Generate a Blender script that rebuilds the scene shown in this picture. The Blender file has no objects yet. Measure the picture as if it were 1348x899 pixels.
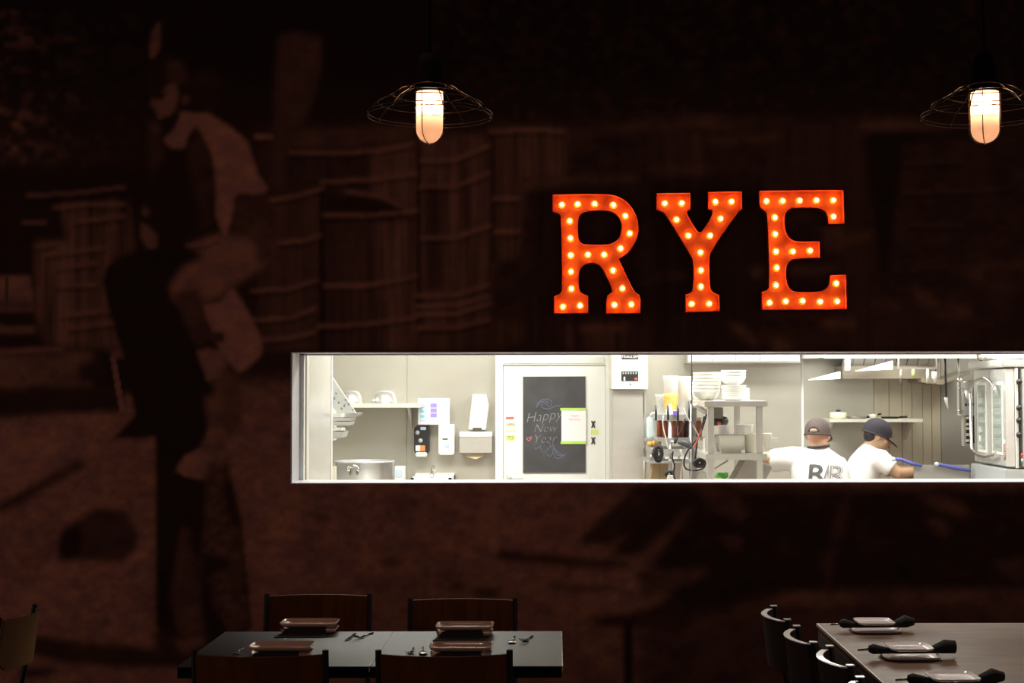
import bpy, bmesh, math, random
import numpy as np
from mathutils import Vector, Matrix
from mathutils.bvhtree import BVHTree
random.seed(7)
SC = bpy.context.scene
COL = SC.collection
PI = math.pi

# ------------------------------------------------------------------ camera
F = 1872.0; CX, CY = 733.0, 449.5
TH = math.atan(64.5/F); RL = math.radians(0.1)
EYE = Vector((0, 0, 1.75))
_f = Vector((0, math.cos(TH), math.sin(TH))); _u0 = Vector((0, -math.sin(TH), math.cos(TH))); _r0 = Vector((1, 0, 0))
_r = _r0*math.cos(RL) - _u0*math.sin(RL); _u = _u0*math.cos(RL) + _r0*math.sin(RL)
cam = bpy.data.cameras.new('camera'); camo = bpy.data.objects.new('camera', cam); COL.objects.link(camo)
cam.sensor_width = 36; cam.lens = F/1348*36; cam.shift_x = -(CX-674)/1348
cam.clip_start = 0.05; cam.clip_end = 100
camo.matrix_world = Matrix(((_r.x, _u.x, -_f.x, EYE.x), (_r.y, _u.y, -_f.y, EYE.y), (_r.z, _u.z, -_f.z, EYE.z), (0, 0, 0, 1)))
SC.camera = camo
def ray(px, py): return _f + _r*((px-CX)/F) + _u*((CY-py)/F)
def PY(px, py, Y):
    d = ray(px, py); return EYE + d*(Y/d.y)
def PZ(px, py, Z):
    d = ray(px, py); return EYE + d*((Z-EYE.z)/d.z)
def proj(x, y, z):
    dx, dy, dz = x, y, z-EYE.z
    w = dx*_f.x + dy*_f.y + dz*_f.z
    return CX + F*(dx*_r.x+dy*_r.y+dz*_r.z)/w, CY - F*(dx*_u.x+dy*_u.y+dz*_u.z)/w
# ------------------------------------------------------------------ world, view
w = bpy.data.worlds.new('dim room'); SC.world = w; w.use_nodes = True
w.node_tree.nodes['Background'].inputs[0].default_value = (1.0, 0.66, 0.58, 1)
w.node_tree.nodes['Background'].inputs[1].default_value = 0.16
SC.view_settings.view_transform = 'Standard'; SC.view_settings.look = 'None'
SC.view_settings.gamma = 1; SC.view_settings.use_curve_mapping = False
SC.view_settings.exposure = 0.0
# ------------------------------------------------------------------ lights
def area(name, loc, size, power, col, rot=(0, 0, 0)):
    l = bpy.data.lights.new(name, 'AREA'); l.shape = 'RECTANGLE'; l.size, l.size_y = size; l.energy = power; l.color = col
    o = bpy.data.objects.new(name, l); o.location = loc; o.rotation_euler = rot; COL.objects.link(o); return o
def spot(name, loc, tgt, power, col, ang, r=0.06):
    l = bpy.data.lights.new(name, 'SPOT'); l.energy = power; l.color = col; l.spot_size = math.radians(ang); l.spot_blend = 0.6; l.shadow_soft_size = r
    o = bpy.data.objects.new(name, l); o.location = loc; COL.objects.link(o)
    o.rotation_euler = (Vector(tgt)-Vector(loc)).to_track_quat('-Z', 'Y').to_euler(); return o
KP = 1.5
area('kitchen_ceiling_lamp_a', (-0.9, 9.2, 2.66), (1.2, 0.6), 42*KP, (1, 0.97, 0.9))
area('kitchen_ceiling_lamp_b', (1.1, 9.0, 2.66), (1.2, 0.6), 52*KP, (1, 0.97, 0.9))
area('kitchen_ceiling_lamp_c', (3.0, 8.8, 2.66), (1.2, 0.6), 34*KP, (1, 0.96, 0.88))
area('hood_fill', (1.95, 9.95, 1.97), (0.5, 0.3), 4, (1, 0.98, 0.92))  # area fills added to brighten the cooking line under the hood
area('hood_fill', (2.45, 9.95, 1.97), (0.4, 0.3), 4, (1, 0.96, 0.86))
spot('unseen_spot_left', (-0.7, 5.0, 4.1), (-0.7, 5.5, 0.75), 22, (1, 0.62, 0.45), 36)  # unseen ceiling spots added to light the table settings
spot('unseen_spot_right', (1.4, 6.4, 4.1), (1.15, 5.5, 0.75), 240, (1, 0.86, 0.78), 42)

# ------------------------------------------------------------------ materials
MATS = {}
def mat(name, col, rough=0.5, metal=0.0, emit=None, es=0.0, noise=0.0, nscale=20, bump=0.0, spec=0.5, coat=0.0, stretch=(1, 1, 1), col2=None, alpha=None, trans=0.0):
    if name in MATS: return MATS[name]
    m = bpy.data.materials.new(name); m.use_nodes = True; nt = m.node_tree; b = nt.nodes['Principled BSDF']
    b.inputs['Base Color'].default_value = (*col, 1); b.inputs['Roughness'].default_value = rough; b.inputs['Metallic'].default_value = metal
    b.inputs['Specular IOR Level'].default_value = spec; b.inputs['Coat Weight'].default_value = coat
    if trans: b.inputs['Transmission Weight'].default_value = trans
    if emit: b.inputs['Emission Color'].default_value = (*emit, 1); b.inputs['Emission Strength'].default_value = es
    if noise or bump or col2:
        tc = nt.nodes.new('ShaderNodeTexCoord'); mp = nt.nodes.new('ShaderNodeMapping'); mp.inputs['Scale'].default_value = stretch
        nz = nt.nodes.new('ShaderNodeTexNoise'); nz.inputs['Scale'].default_value = nscale; nz.inputs['Detail'].default_value = 5
        nt.links.new(tc.outputs['Object'], mp.inputs[0]); nt.links.new(mp.outputs[0], nz.inputs['Vector'])
        if noise or col2:
            rp = nt.nodes.new('ShaderNodeValToRGB'); c2 = col2 or tuple(c*(1-noise) for c in col)
            rp.color_ramp.elements[0].position = 0.35; rp.color_ramp.elements[0].color = (*c2, 1)
            rp.color_ramp.elements[1].position = 0.65; rp.color_ramp.elements[1].color = (*col, 1)
            nt.links.new(nz.outputs[0], rp.inputs[0]); nt.links.new(rp.outputs[0], b.inputs['Base Color'])
        if bump:
            bp = nt.nodes.new('ShaderNodeBump'); bp.inputs['Strength'].default_value = bump; bp.inputs['Distance'].default_value = 0.01
            nt.links.new(nz.outputs[0], bp.inputs['Height']); nt.links.new(bp.outputs[0], b.inputs['Normal'])
    MATS[name] = m; return m
def thin_glass(name, tint=(1, 1, 1), gloss=0.06):
    m = bpy.data.materials.new(name); m.use_nodes = True; nt = m.node_tree; nt.nodes.clear()
    o = nt.nodes.new('ShaderNodeOutputMaterial'); mx = nt.nodes.new('ShaderNodeMixShader'); mx.inputs[0].default_value = gloss
    t = nt.nodes.new('ShaderNodeBsdfTransparent'); t.inputs[0].default_value = (*tint, 1)
    g = nt.nodes.new('ShaderNodeBsdfGlossy'); g.inputs['Roughness'].default_value = 0.02
    nt.links.new(t.outputs[0], mx.inputs[1]); nt.links.new(g.outputs[0], mx.inputs[2]); nt.links.new(mx.outputs[0], o.inputs[0]); return m
def milk_glass(name, col, transp):
    m = bpy.data.materials.new(name); m.use_nodes = True; nt = m.node_tree; nt.nodes.clear()
    o = nt.nodes.new('ShaderNodeOutputMaterial'); mx = nt.nodes.new('ShaderNodeMixShader'); mx.inputs[0].default_value = 1-transp
    t = nt.nodes.new('ShaderNodeBsdfTransparent'); g = nt.nodes.new('ShaderNodeBsdfTranslucent'); g.inputs[0].default_value = (*col, 1)
    nt.links.new(t.outputs[0], mx.inputs[1]); nt.links.new(g.outputs[0], mx.inputs[2]); nt.links.new(mx.outputs[0], o.inputs[0]); return m
STEEL = mat('steel_wall', (0.55, 0.525, 0.455), 0.36, 0.5, noise=0.10, nscale=1.3, stretch=(1, 1, 2.5))
STEEL2 = mat('steel', (0.66, 0.64, 0.58), 0.38, 0.25, noise=0.12, nscale=6)
STEELD = mat('steel_dark', (0.30, 0.28, 0.25), 0.4, 0.5)
CHROME = mat('chrome', (0.85, 0.85, 0.85), 0.12, 1.0)
ALU = mat('aluminium_trim', (0.62, 0.61, 0.64), 0.45, 0.3)
WHITE = mat('white_paint', (0.86, 0.88, 0.84), 0.5)
CERAM = mat('white_ceramic', (0.85, 0.85, 0.83), 0.25)
PLASTW = mat('white_plastic', (0.85, 0.84, 0.80), 0.4)
BLACK = mat('black_metal', (0.012, 0.012, 0.012), 0.5, spec=0.3)
BLKP = mat('black_plastic', (0.02, 0.02, 0.022), 0.35)
RED = mat('red_plastic', (0.75, 0.08, 0.05), 0.45)
SAUCE = mat('sauce_brown', (0.28, 0.05, 0.02), 0.35)
CARD = mat('brown_board', (0.42, 0.31, 0.17), 0.8)
GREEN = mat('green_plastic', (0.10, 0.50, 0.05), 0.45)
YEL = mat('yellow_food', (0.85, 0.50, 0.10), 0.5, noise=0.3, nscale=60)
SKIN = mat('skin', (0.62, 0.34, 0.22), 0.5)
SKIN2 = mat('skin_tan', (0.50, 0.30, 0.18), 0.5)
SHIRT = mat('white_cotton', (0.83, 0.83, 0.82), 0.85, bump=0.15, nscale=9)
CAPM = mat('cap_cloth', (0.085, 0.060, 0.055), 0.85)
HAIR = mat('dark_hair', (0.02, 0.017, 0.02), 0.6)
TROUS = mat('dark_trousers', (0.03, 0.03, 0.035), 0.8)
WOODC = mat('chair_plywood', (0.15, 0.046, 0.010), 0.7, noise=0.35, nscale=5, stretch=(6, 6, 0.7), spec=.2)
WOODK = mat('chair_black_ply', (0.035, 0.015, 0.008), 0.6)
TABB = mat('table_black_top', (0.055, 0.056, 0.056), 0.36, spec=0.6, noise=0.1, nscale=40)
TABEDGE = mat('table_black_edge', (0.006, 0.006, 0.006), 0.7, spec=0.1)
WOODT = mat('wood_table_top', (0.20, 0.120, 0.078), 0.33, noise=0.45, nscale=3.5, stretch=(1.2, 7, 1), spec=0.6)
NAP = mat('black_napkin', (0.012, 0.012, 0.013), 0.9, bump=0.3, nscale=30)
PLATE = mat('stoneware', (0.68, 0.46, 0.35), 0.18, coat=0.3)
CERAM2 = mat('grey_stoneware', (.78, .71, .68), .14, coat=.5)
CUTL = mat('cutlery_steel', (0.30, 0.29, 0.28), 0.15, 1.0)
EDGEW = mat('edge_highlight', (0.9, 0.86, 0.84), 0.2, coat=0.6)  # off-white paints the highlight on chair tops and posts

# ------------------------------------------------------------------ mesh helpers
class MB:
    def __init__(s): s.v = []; s.f = []; s.sm = []
    def add(s, vs, fs, smooth=False):
        n = len(s.v); s.v += [tuple(v) for v in vs]; s.f += [tuple(n+i for i in f) for f in fs]; s.sm += [smooth]*len(fs); return s
    def box(s, a, b):
        x0, y0, z0 = [min(a[i], b[i]) for i in range(3)]; x1, y1, z1 = [max(a[i], b[i]) for i in range(3)]
        return s.add([(x0,y0,z0),(x1,y0,z0),(x1,y1,z0),(x0,y1,z0),(x0,y0,z1),(x1,y0,z1),(x1,y1,z1),(x0,y1,z1)],
                     [(0,3,2,1),(4,5,6,7),(0,1,5,4),(1,2,6,5),(2,3,7,6),(3,0,4,7)])
    def rbox(s, a, b, r=0.01, seg=3):          # box with rounded vertical edges
        x0, y0, z0 = [min(a[i], b[i]) for i in range(3)]; x1, y1, z1 = [max(a[i], b[i]) for i in range(3)]
        r = min(r, (x1-x0)/2.01, (y1-y0)/2.01); p = []
        for cx, cy, a0 in ((x1-r, y1-r, 0), (x0+r, y1-r, 1), (x0+r, y0+r, 2), (x1-r, y0+r, 3)):
            for k in range(seg+1):
                t = (a0+k/seg)*PI/2; p.append((cx+r*math.cos(t), cy+r*math.sin(t)))
        n = len(p)
        s.add([(x, y, z0) for x, y in p]+[(x, y, z1) for x, y in p], [tuple(range(n))[::-1], tuple(range(n, 2*n))])
        return s.add([(x, y, z0) for x, y in p]+[(x, y, z1) for x, y in p], [(i, (i+1)%n, n+(i+1)%n, n+i) for i in range(n)], True)
    def tube(s, pts, r, seg=8, closed=False, cap=True, flat=None):
        pts = [Vector(p) for p in pts]; n = len(pts); rr = r if isinstance(r, (list, tuple)) else [r]*n
        vs = []; prev = None
        for i, p in enumerate(pts):
            if closed: t = pts[(i+1)%n]-pts[i-1]
            else: t = pts[min(i+1, n-1)]-pts[max(i-1, 0)]
            t.normalize()
            if prev is None:
                a = Vector((0, 0, 1)) if abs(t.z) < 0.9 else Vector((1, 0, 0))
                u = t.cross(a).normalized()
            else: u = (prev - t*prev.dot(t)).normalized()
            prev = u; v = t.cross(u)
            for k in range(seg):
                c = 2*PI*k/seg
                vs.append(p + u*(rr[i]*math.cos(c)) + v*(rr[i]*math.sin(c)))
        fs = []
        m = n if closed else n-1
        for i in range(m):
            j = (i+1) % n
            for k in range(seg): fs.append((i*seg+k, i*seg+(k+1)%seg, j*seg+(k+1)%seg, j*seg+k))
        s.add(vs, fs, seg > 4)
        if cap and not closed:
            s.add(vs[:seg], [tuple(range(seg))[::-1]]); s.add(vs[-seg:], [tuple(range(seg))])
        return s
    def lathe(s, c, prof, seg=24, sx=1, sy=1):   # prof: (radius, z)
        c = Vector(c); vs = []
        for r, z in prof:
            for k in range(seg):
                a = 2*PI*k/seg; vs.append((c.x+r*sx*math.cos(a), c.y+r*sy*math.sin(a), c.z+z))
        fs = [(i*seg+k, i*seg+(k+1)%seg, (i+1)*seg+(k+1)%seg, (i+1)*seg+k) for i in range(len(prof)-1) for k in range(seg)]
        return s.add(vs, fs, True)
    def ball(s, c, r, seg=16, rings=10, M=None):
        c = Vector(c); r = Vector(r) if not isinstance(r, (int, float)) else Vector((r, r, r)); vs = []
        for i in range(rings+1):
            t = PI*i/rings
            for k in range(seg):
                a = 2*PI*k/seg; v = Vector((r.x*math.sin(t)*math.cos(a), r.y*math.sin(t)*math.sin(a), -r.z*math.cos(t)))
                if M: v = M @ v
                vs.append(c+v)
        return s.add(vs, [(i*seg+k, i*seg+(k+1)%seg, (i+1)*seg+(k+1)%seg, (i+1)*seg+k) for i in range(rings) for k in range(seg)], True)
    def prism(s, pts, d):                       # planar polygon (world points) extruded by vector d
        pts = [Vector(p) for p in pts]; n = len(pts); d = Vector(d)
        s.add(pts+[p+d for p in pts], [tuple(range(n)), tuple(range(n, 2*n))[::-1]])
        return s.add(pts+[p+d for p in pts], [(i, n+i, n+(i+1)%n, (i+1)%n) for i in range(n)])
    def build(s, name, m, parent=None, recalc=True, bevel=0):
        me = bpy.data.meshes.new(name); off = Vector((0, 0, 0))
        if parent is not None:
            q = parent
            while q: off += q.location; q = q.parent
        me.from_pydata([(v[0]-off.x, v[1]-off.y, v[2]-off.z) for v in s.v], [], s.f)
        me.polygons.foreach_set('use_smooth', s.sm)
        bm = bmesh.new(); bm.from_mesh(me); bmesh.ops.remove_doubles(bm, verts=bm.verts, dist=1e-5)
        if recalc: bmesh.ops.recalc_face_normals(bm, faces=bm.faces)
        if bevel:
            bmesh.ops.bevel(bm, geom=[e for e in bm.edges if len(e.link_faces) == 2 and e.calc_face_angle(0) > 0.6], offset=bevel, segments=2, affect='EDGES', clamp_overlap=True)
        bm.to_mesh(me); bm.free()
        if m: me.materials.append(m)
        o = bpy.data.objects.new(name, me); COL.objects.link(o)
        if parent: o.parent = parent
        return o
def tag(o, label=None, cat=None, group=None, kind=None):
    if label: o['label'] = label
    if cat: o['category'] = cat
    if group: o['group'] = group
    if kind: o['kind'] = kind
    return o
def thing(name, loc, label, cat, group=None):
    o = bpy.data.objects.new(name, None); o.location = loc; o.empty_display_size = 0.05; COL.objects.link(o); return tag(o, label, cat, group)
def struct(o): o['kind'] = 'structure'; return o
KIDS = {}
def copy_tree(o, parent=None, kids=None):
    if kids is None:
        kids = {}
        for x in bpy.data.objects:
            if x.parent: kids.setdefault(x.parent.name, []).append(x)
    c = o.copy(); COL.objects.link(c)
    if parent: c.parent = parent
    for ch in kids.get(o.name, []): copy_tree(ch, c, kids)
    return c
def pbox(mb, x0, y0, x1, y1, Y, D):            # front face at depth Y through the pixel rectangle, going back D
    a = PY(x0, y0, Y); b = PY(x1, y1, Y); return mb.box((a.x, Y, a.z), (b.x, Y+D, b.z))
def fillpoly(loops, y0, y1):
    """solid with holes: loops of (x,z) -> verts/faces between y0 (front) and y1"""
    cu = bpy.data.curves.new('tmp', 'CURVE'); cu.dimensions = '2D'; cu.fill_mode = 'BOTH'; cu.extrude = abs(y1-y0)/2
    for L in loops:
        sp = cu.splines.new('POLY'); sp.points.add(len(L)-1); sp.use_cyclic_u = True
        for i, (x, z) in enumerate(L): sp.points[i].co = (x, z, 0, 1)
    o = bpy.data.objects.new('tmp', cu); COL.objects.link(o)
    bpy.context.view_layer.update()
    me = bpy.data.meshes.new_from_object(o.evaluated_get(bpy.context.evaluated_depsgraph_get()))
    vs = [(v.co.x, (y0+y1)/2 - v.co.z, v.co.y) for v in me.vertices]; fs = [tuple(p.vertices) for p in me.polygons]
    bpy.data.objects.remove(o); bpy.data.curves.remove(cu); bpy.data.meshes.remove(me); return vs, fs
def text_mesh(body, size, name, m, parent, M, shear=0.0, extrude=0.0008, bold=0.0):
    cu = bpy.data.curves.new('tmp', 'FONT'); cu.body = body; cu.size = size; cu.align_x = 'CENTER'; cu.align_y = 'CENTER'; cu.extrude = extrude; cu.shear = shear; cu.offset = bold; cu.resolution_u = 3
    o = bpy.data.objects.new('tmp', cu); COL.objects.link(o); bpy.context.view_layer.update()
    me = bpy.data.meshes.new_from_object(o.evaluated_get(bpy.context.evaluated_depsgraph_get()))
    bpy.data.objects.remove(o); bpy.data.curves.remove(cu)
    mb = MB(); mb.add([M @ v.co for v in me.vertices], [tuple(p.vertices) for p in me.polygons]); bpy.data.meshes.remove(me)
    if name is None: return mb
    return mb.build(name, m, parent)
def faceM(px, py, Y, w=None):                  # text frame facing the camera side at a pixel/depth
    p = PY(px, py, Y); return Matrix.Translation(p) @ Matrix.Rotation(PI/2, 4, 'X')

WY = 7.5; WT = 0.24                             # dining wall face, thickness
OX0 = PY(382.5, 550, WY).x; OX1 = 3.15
OZ0 = PY(733, 636.6, WY).z; OZ1 = PY(733, 462.8, WY).z
ZC = 4.25
# ------------------------------------------------------------------ setting
WALLM = mat('dark_wall', (0.05, 0.03, 0.022), 0.85)
KWALL = mat('kitchen_white_wall', (0.75, 0.74, 0.70), 0.6)
m = MB(); m.box((-5, WY, 0), (OX0, WY+WT, ZC)); m.box((OX1, WY, 0), (5, WY+WT, ZC)); m.box((OX0, WY, 0), (OX1, WY+WT, OZ0)); m.box((OX0, WY, OZ1), (OX1, WY+WT, ZC))
struct(m.build('wall_back', WALLM))
struct(MB().box((-5, -3, -0.1), (5, WY, 0)).build('floor', mat('dark_floor', (0.03, 0.02, 0.015), 0.5, noise=0.4, nscale=4, stretch=(6, 1, 1))))
struct(MB().box((-5, -3, ZC), (5, WY, ZC+0.1)).build('ceiling', mat('black_ceiling', (0.02, 0.018, 0.016), 0.9)))
KX0, KX1, KY0, KY1, KZ = -2.3, 4.3, WY+WT, 10.6, 2.7
struct(MB().box((KX0, KY0, -0.1), (KX1, KY1, 0)).build('floor', mat('kitchen_floor', (0.35, 0.2, 0.15), 0.5, noise=0.2)))
struct(MB().box((KX0-.1, KY0, KZ), (KX1+.1, KY1+.1, KZ+.1)).build('ceiling', KWALL))
struct(MB().box((KX0-.1, KY0, 0), (KX0, KY1+.1, KZ)).build('wall_left', STEEL))
struct(MB().box((KX1, KY0, 0), (KX1+.1, KY1+.1, KZ)).build('wall_right', STEEL))
back = struct(MB().box((KX0, KY1, 0), (KX1, KY1+.1, KZ)).build('wall_kitchen_back', KWALL))
seams = [-2.3, None, 536, 652]
def wallpanel(x0, x1, z0=0.0, z1=KZ, y=KY1, mt=STEEL):
    o = MB().box((x0+.002, y-.012, z0), (x1-.002, y, z1)).build('steel_panel', mt, back, bevel=0.002); return o
def BX(px, Y=KY1): return PY(px, 550, Y).x
wallpanel(KX0, BX(437)); wallpanel(BX(437), BX(536)); wallpanel(BX(536), BX(652)); wallpanel(BX(805), BX(1056)); wallpanel(BX(1056), BX(1150))
STEELW = mat('steel_warm', (0.56, 0.50, 0.38), 0.45, 0.35, noise=0.12, nscale=1.5)
pxs = [1150, 1170, 1187, 1200, 1214, 1226, 1238]
for a, b in zip(pxs[:-1], pxs[1:]): wallpanel(BX(a), BX(b), y=KY1, mt=STEELW)
wallpanel(BX(1238), KX1, mt=mat('steel_grey', (0.42, 0.40, 0.36), 0.42, 0.35, noise=0.1, nscale=1.5))
# seam strip on the back wall
MB().box((BX(1054.5), KY1-.02, 0), (BX(1057.5), KY1-.012, 2.3)).build('seam_strip', WHITE, back)
# steel-clad stub wall left of the opening
PXw = PY(407, 550, 7.92).x; PYe = -PXw*F/(733-437)
stub = struct(MB().box((KX0, 7.92, 0), (PXw, PYe, KZ)).build('wall_partition', mat('steel_pale', (0.72, 0.71, 0.66), 0.25, 0.4, noise=0.06, nscale=2)))
MB().box((PXw-.01, PYe-.035, 0), (PXw+.004, PYe+.004, KZ)).build('corner_trim', mat('pale_trim', (0.8, 0.78, 0.72), 0.4), stub)
# kitchen side of the pass-through wall
fw_ = MB(); fw_.box((KX0, KY0, 0), (OX0-.05, KY0+.012, KZ)); fw_.box((OX1, KY0, 0), (KX1, KY0+.012, KZ)); fw_.box((OX0-.05, KY0, 0), (OX1, KY0+.012, OZ0-.03)); fw_.box((OX0-.05, KY0, OZ1+.06), (OX1, KY0+.012, KZ))
struct(fw_.build('wall_kitchen_front', KWALL))
# opening lining and sill
fr = struct(MB().box((OX0-.004, WY-.0032, OZ0+.006), (OX0+.004, WY+.02, OZ1-.005)).build('window_1', ALU))
MB().box((OX0, WY-.002, OZ0), (OX0+.004, KY0, OZ1)).build('window_reveal', ALU, fr)
MB().box((OX0-.004, WY-.0032, OZ1-.004), (OX1, WY+WT+.01, OZ1+.01)).build('window_head', ALU, fr)
MB().box((OX0-.004, WY-.0032, OZ0-.02), (OX1, KY0+.02, OZ0+.0055)).build('window_sill', mat('sill_white', (0.82, 0.80, 0.86), 0.35), fr)
a = PY(394, 550, 7.75).x; b = PY(400, 550, 7.75).x; c = PY(407, 550, 7.92).x
MB().box((OX0-.02, 7.745, OZ0-.05), (b, 7.80, OZ1+.05)).build('window_frame', WHITE, fr)
MB().box((b-.1, 7.80, OZ0-.05), (b+.004, 7.82, OZ1+.05)).build('window_gasket', mat('grey_gasket', (.35, .36, .3), .6), fr)
MB().box((b-.1, 7.82, OZ0-.05), (c, 7.92, OZ1+.05)).build('window_frame', mat('cream_frame', (.84, .80, .68), .5), fr)
GL = thin_glass('pane_glass', (0.97, 0.985, 0.98), 0.03)
zh = PY(700, 467.3, 7.77).z; MB().box((OX0, 7.745, zh), (OX1, 7.80, OZ1+.05)).build('window_header', mat('header_lilac', (.55, .53, .55), .5), fr)
gx = PY(911, 550, 7.64).x
MB().box((OX0+.004, 7.637, OZ0+.012), (gx-.003, 7.643, OZ1-.006)).build('window_pane', GL, fr)
MB().box((gx+.003, 7.637, OZ0+.012), (OX1, 7.643, OZ1-.006)).build('window_pane', GL, fr)
MB().box((gx-.0035, 7.634, OZ0+.012), (gx+.0015, 7.646, OZ1-.006)).build('window_joint', mat('pane_edge', (.45, .45, .47), .3), fr)

# ------------------------------------------------------------------ mural (flat print on the wall)
def paint_mural():
    X0, Y0, ST = -60, -60, 2.0
    W, H = 740, 510                                # raster in photograph pixels / 2
    xs = X0+ST*np.arange(W); ys = Y0+ST*np.arange(H); GX, GY = np.meshgrid(xs, ys)
    rng = np.random.RandomState(3)
    def vnoise(sx, sy):
        nx, ny = int(W*ST/sx)+3, int(H*ST/sy)+3; g = rng.rand(ny, nx)
        u = (GX-X0)/sx; v = (GY-Y0)/sy; i = u.astype(int); j = v.astype(int); fu = u-i; fv = v-j; fu = fu*fu*(3-2*fu); fv = fv*fv*(3-2*fv)
        return (g[j, i]*(1-fu)+g[j, i+1]*fu)*(1-fv)+(g[j+1, i]*(1-fu)+g[j+1, i+1]*fu)*fv
    def fbm(sx, sy, n=4):
        t = 0; a = 1; tot = 0
        for k in range(n): t = t+a*vnoise(max(sx/2**k, 3), max(sy/2**k, 3)); tot += a; a *= .6
        return t/tot
    def mask(pts, blur=2):
        p = np.array(pts, float); m = np.zeros((H, W), bool)
        i0 = max(int((p[:, 0].min()-X0)/ST)-2, 0); i1 = min(int((p[:, 0].max()-X0)/ST)+3, W); j0 = max(int((p[:, 1].min()-Y0)/ST)-2, 0); j1 = min(int((p[:, 1].max()-Y0)/ST)+3, H)
        x = GX[j0:j1, i0:i1]; y = GY[j0:j1, i0:i1]; c = np.zeros(x.shape, bool); n = len(p)
        for k in range(n):
            xa, ya = p[k]; xb, yb = p[(k+1) % n]
            if ya == yb: continue
            c ^= ((ya > y) != (yb > y)) & (x < (xb-xa)*(y-ya)/(yb-ya)+xa)
        m[j0:j1, i0:i1] = c; m = m.astype(float)
        return soft(m, blur)
    def soft(m, b):
        r = int(round(b/ST))
        for _ in range(2 if r > 0 else 0):
            for ax in (0, 1):
                m = sum(np.roll(m, s, ax) for s in range(-r, r+1))/(2*r+1)
        return m
    I = np.zeros((H, W)); n1 = fbm(90, 60); n2 = fbm(26, 18); n3 = fbm(10, 8, 3); n4 = fbm(60, 9); stv = fbm(9, 160, 3)
    def P(pts, v, blur=2, tex=0.25, t=None):
        nonlocal I
        k = mask(pts, blur); tt = n2 if t is None else t; I = I*(1-k)+k*np.clip(v*(1+tex*2*(tt-.5)), 0, 1)
    def Ln(pts, v, wd=3, blur=2, shade=True):
        nonlocal I
        for (xa, ya), (xb, yb) in zip(pts[:-1], pts[1:]):
            q = lambda o: [(xa, ya-wd/2+o), (xb, yb-wd/2+o), (xb, yb+wd/2+o), (xa, ya+wd/2+o)]
            if shade: k = mask(q(wd+1.5), 2); I = I*(1-k*.65)
            k = mask(q(0), blur); I = I*(1-k)+k*v*(0.75+.5*n2)
    # ground and dark background
    gm = 1/(1+np.exp(-(GY-505)/6)); I = .06-.035/(1+np.exp((GY-140)/20))
    sky = np.clip((n3-.46)*5, 0, 1)*np.clip((n2-.3)*2.2, 0, 1)*.30*np.exp(-np.clip(GX-25, 0, 900)/60)*(GY > 15)/(1+np.exp((GY-225)/6)); I = I+soft(sky, 2)
    I += soft(np.clip((n3-.55)*4, 0, 1)*.05*(GY < 160)*(GX > 560), 2)
    ground = .42*(0.45+1.1*n2*.6+.5*n1)*(.8+.4*n3)
    I = I*(1-gm)+gm*ground
    P([(340,165),(1140,150),(1360,160),(1360,462),(340,462)], .095, 6, .5)
    # left yard
    P([(-60,222),(200,222),(200,520),(-60,520)], .045, 4)
    for q, v in (([(80,268),(168,262),(180,330),(150,340),(90,320)], .22), ([(45,318),(140,318),(150,350),(165,460),(60,455),(45,400)], .26)):
        P(q, v, 4, .9, stv)
    P([(-60,362),(40,364),(45,408),(-60,410)], .42, 2); P([(8,366),(12,366),(12,408),(8,408)], .15, 1); P([(-60,396),(45,394),(46,409),(-60,410)], .2, 3)
    P([(-60,425),(48,430),(46,440),(-60,440)], .28, 2)
    for q in ([(35,258),(100,254),(165,246)], [(70,274),(120,268),(165,270)], [(30,294),(62,294)], [(100,292),(165,284)], [(45,325),(75,320)], [(60,335),(140,326)], [(75,352),(130,346)], [(75,376),(130,374)], [(80,415),(150,408)], [(90,432),(155,424)]):
        Ln(q, .42, 4, 1.5)
    P([(-60,462),(84,456),(82,463),(-60,470)], .42, 2); P([(-60,470),(120,462),(122,510),(-60,514)], .27, 4, .5)
    P([(-60,515),(160,508),(165,542),(-60,552)], .06, 4); P([(100,480),(135,472),(140,505),(105,500)], .06, 3)
    P([(145,470),(152,468),(165,540),(158,545)], .45, 1); P([(145,462),(165,460),(168,470),(148,472)], .35, 2)
    P([(-60,690),(0,662),(105,603),(120,610),(20,668),(-60,700)], .12, 5)
    P([(-60,560),(60,575),(100,560),(110,590),(20,640),(-60,650)], .52, 8, .35)
    # barrels
    bar = [([(340,268),(425,252),(420,462),(345,462)], .17, .3), ([(380,175),(548,168),(552,292),(425,292),(425,240),(380,240)], .10, .3),
           ([(490,195),(550,188),(550,288),(490,286)], .27, .3), ([(425,288),(490,278),(552,288),(548,380),(552,420),(545,462),(425,462)], .13, .5), ([(495,292),(550,290),(548,430),(545,462),(500,462)], .26, .5),
           ([(552,180),(643,176),(648,260),(650,330),(645,420),(600,432),(552,432)], .24, .5), ([(560,240),(585,245),(585,380),(560,385)], .10, .3),
           ([(646,168),(748,170),(745,245),(690,250),(685,340),(655,345),(650,260)], .24, .4), ([(700,250),(845,240),(850,462),(690,462)], .075, .3),
           ([(655,420),(690,425),(690,448),(650,445)], .22, .4), ([(552,435),(645,425),(690,450),(640,462),(552,462)], .17, .4),
           ([(857,170),(932,176),(930,250),(860,250)], .13, .4), ([(1010,165),(1132,165),(1140,250),(1150,400),(1160,462),(1110,462),(1100,250),(1010,245)], .11, .3),
           ([(855,235),(1000,230),(1000,462),(855,462)], .065, .3), ([(740,430),(850,425),(855,462),(745,462)], .15, .6)]
    for q, v, tx in bar: P(q, v*1.05, 3, tx*1.5, stv)
    P([(421,250),(427,250),(427,462),(420,462)], .03, 2); P([(549,190),(554,190),(553,430),(548,430)], .04, 2); P([(646,180),(650,180),(652,345),(648,345)], .04, 2)
    P([(430,255),(500,262),(545,283),(480,290),(430,288)], .05, 3)
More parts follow.
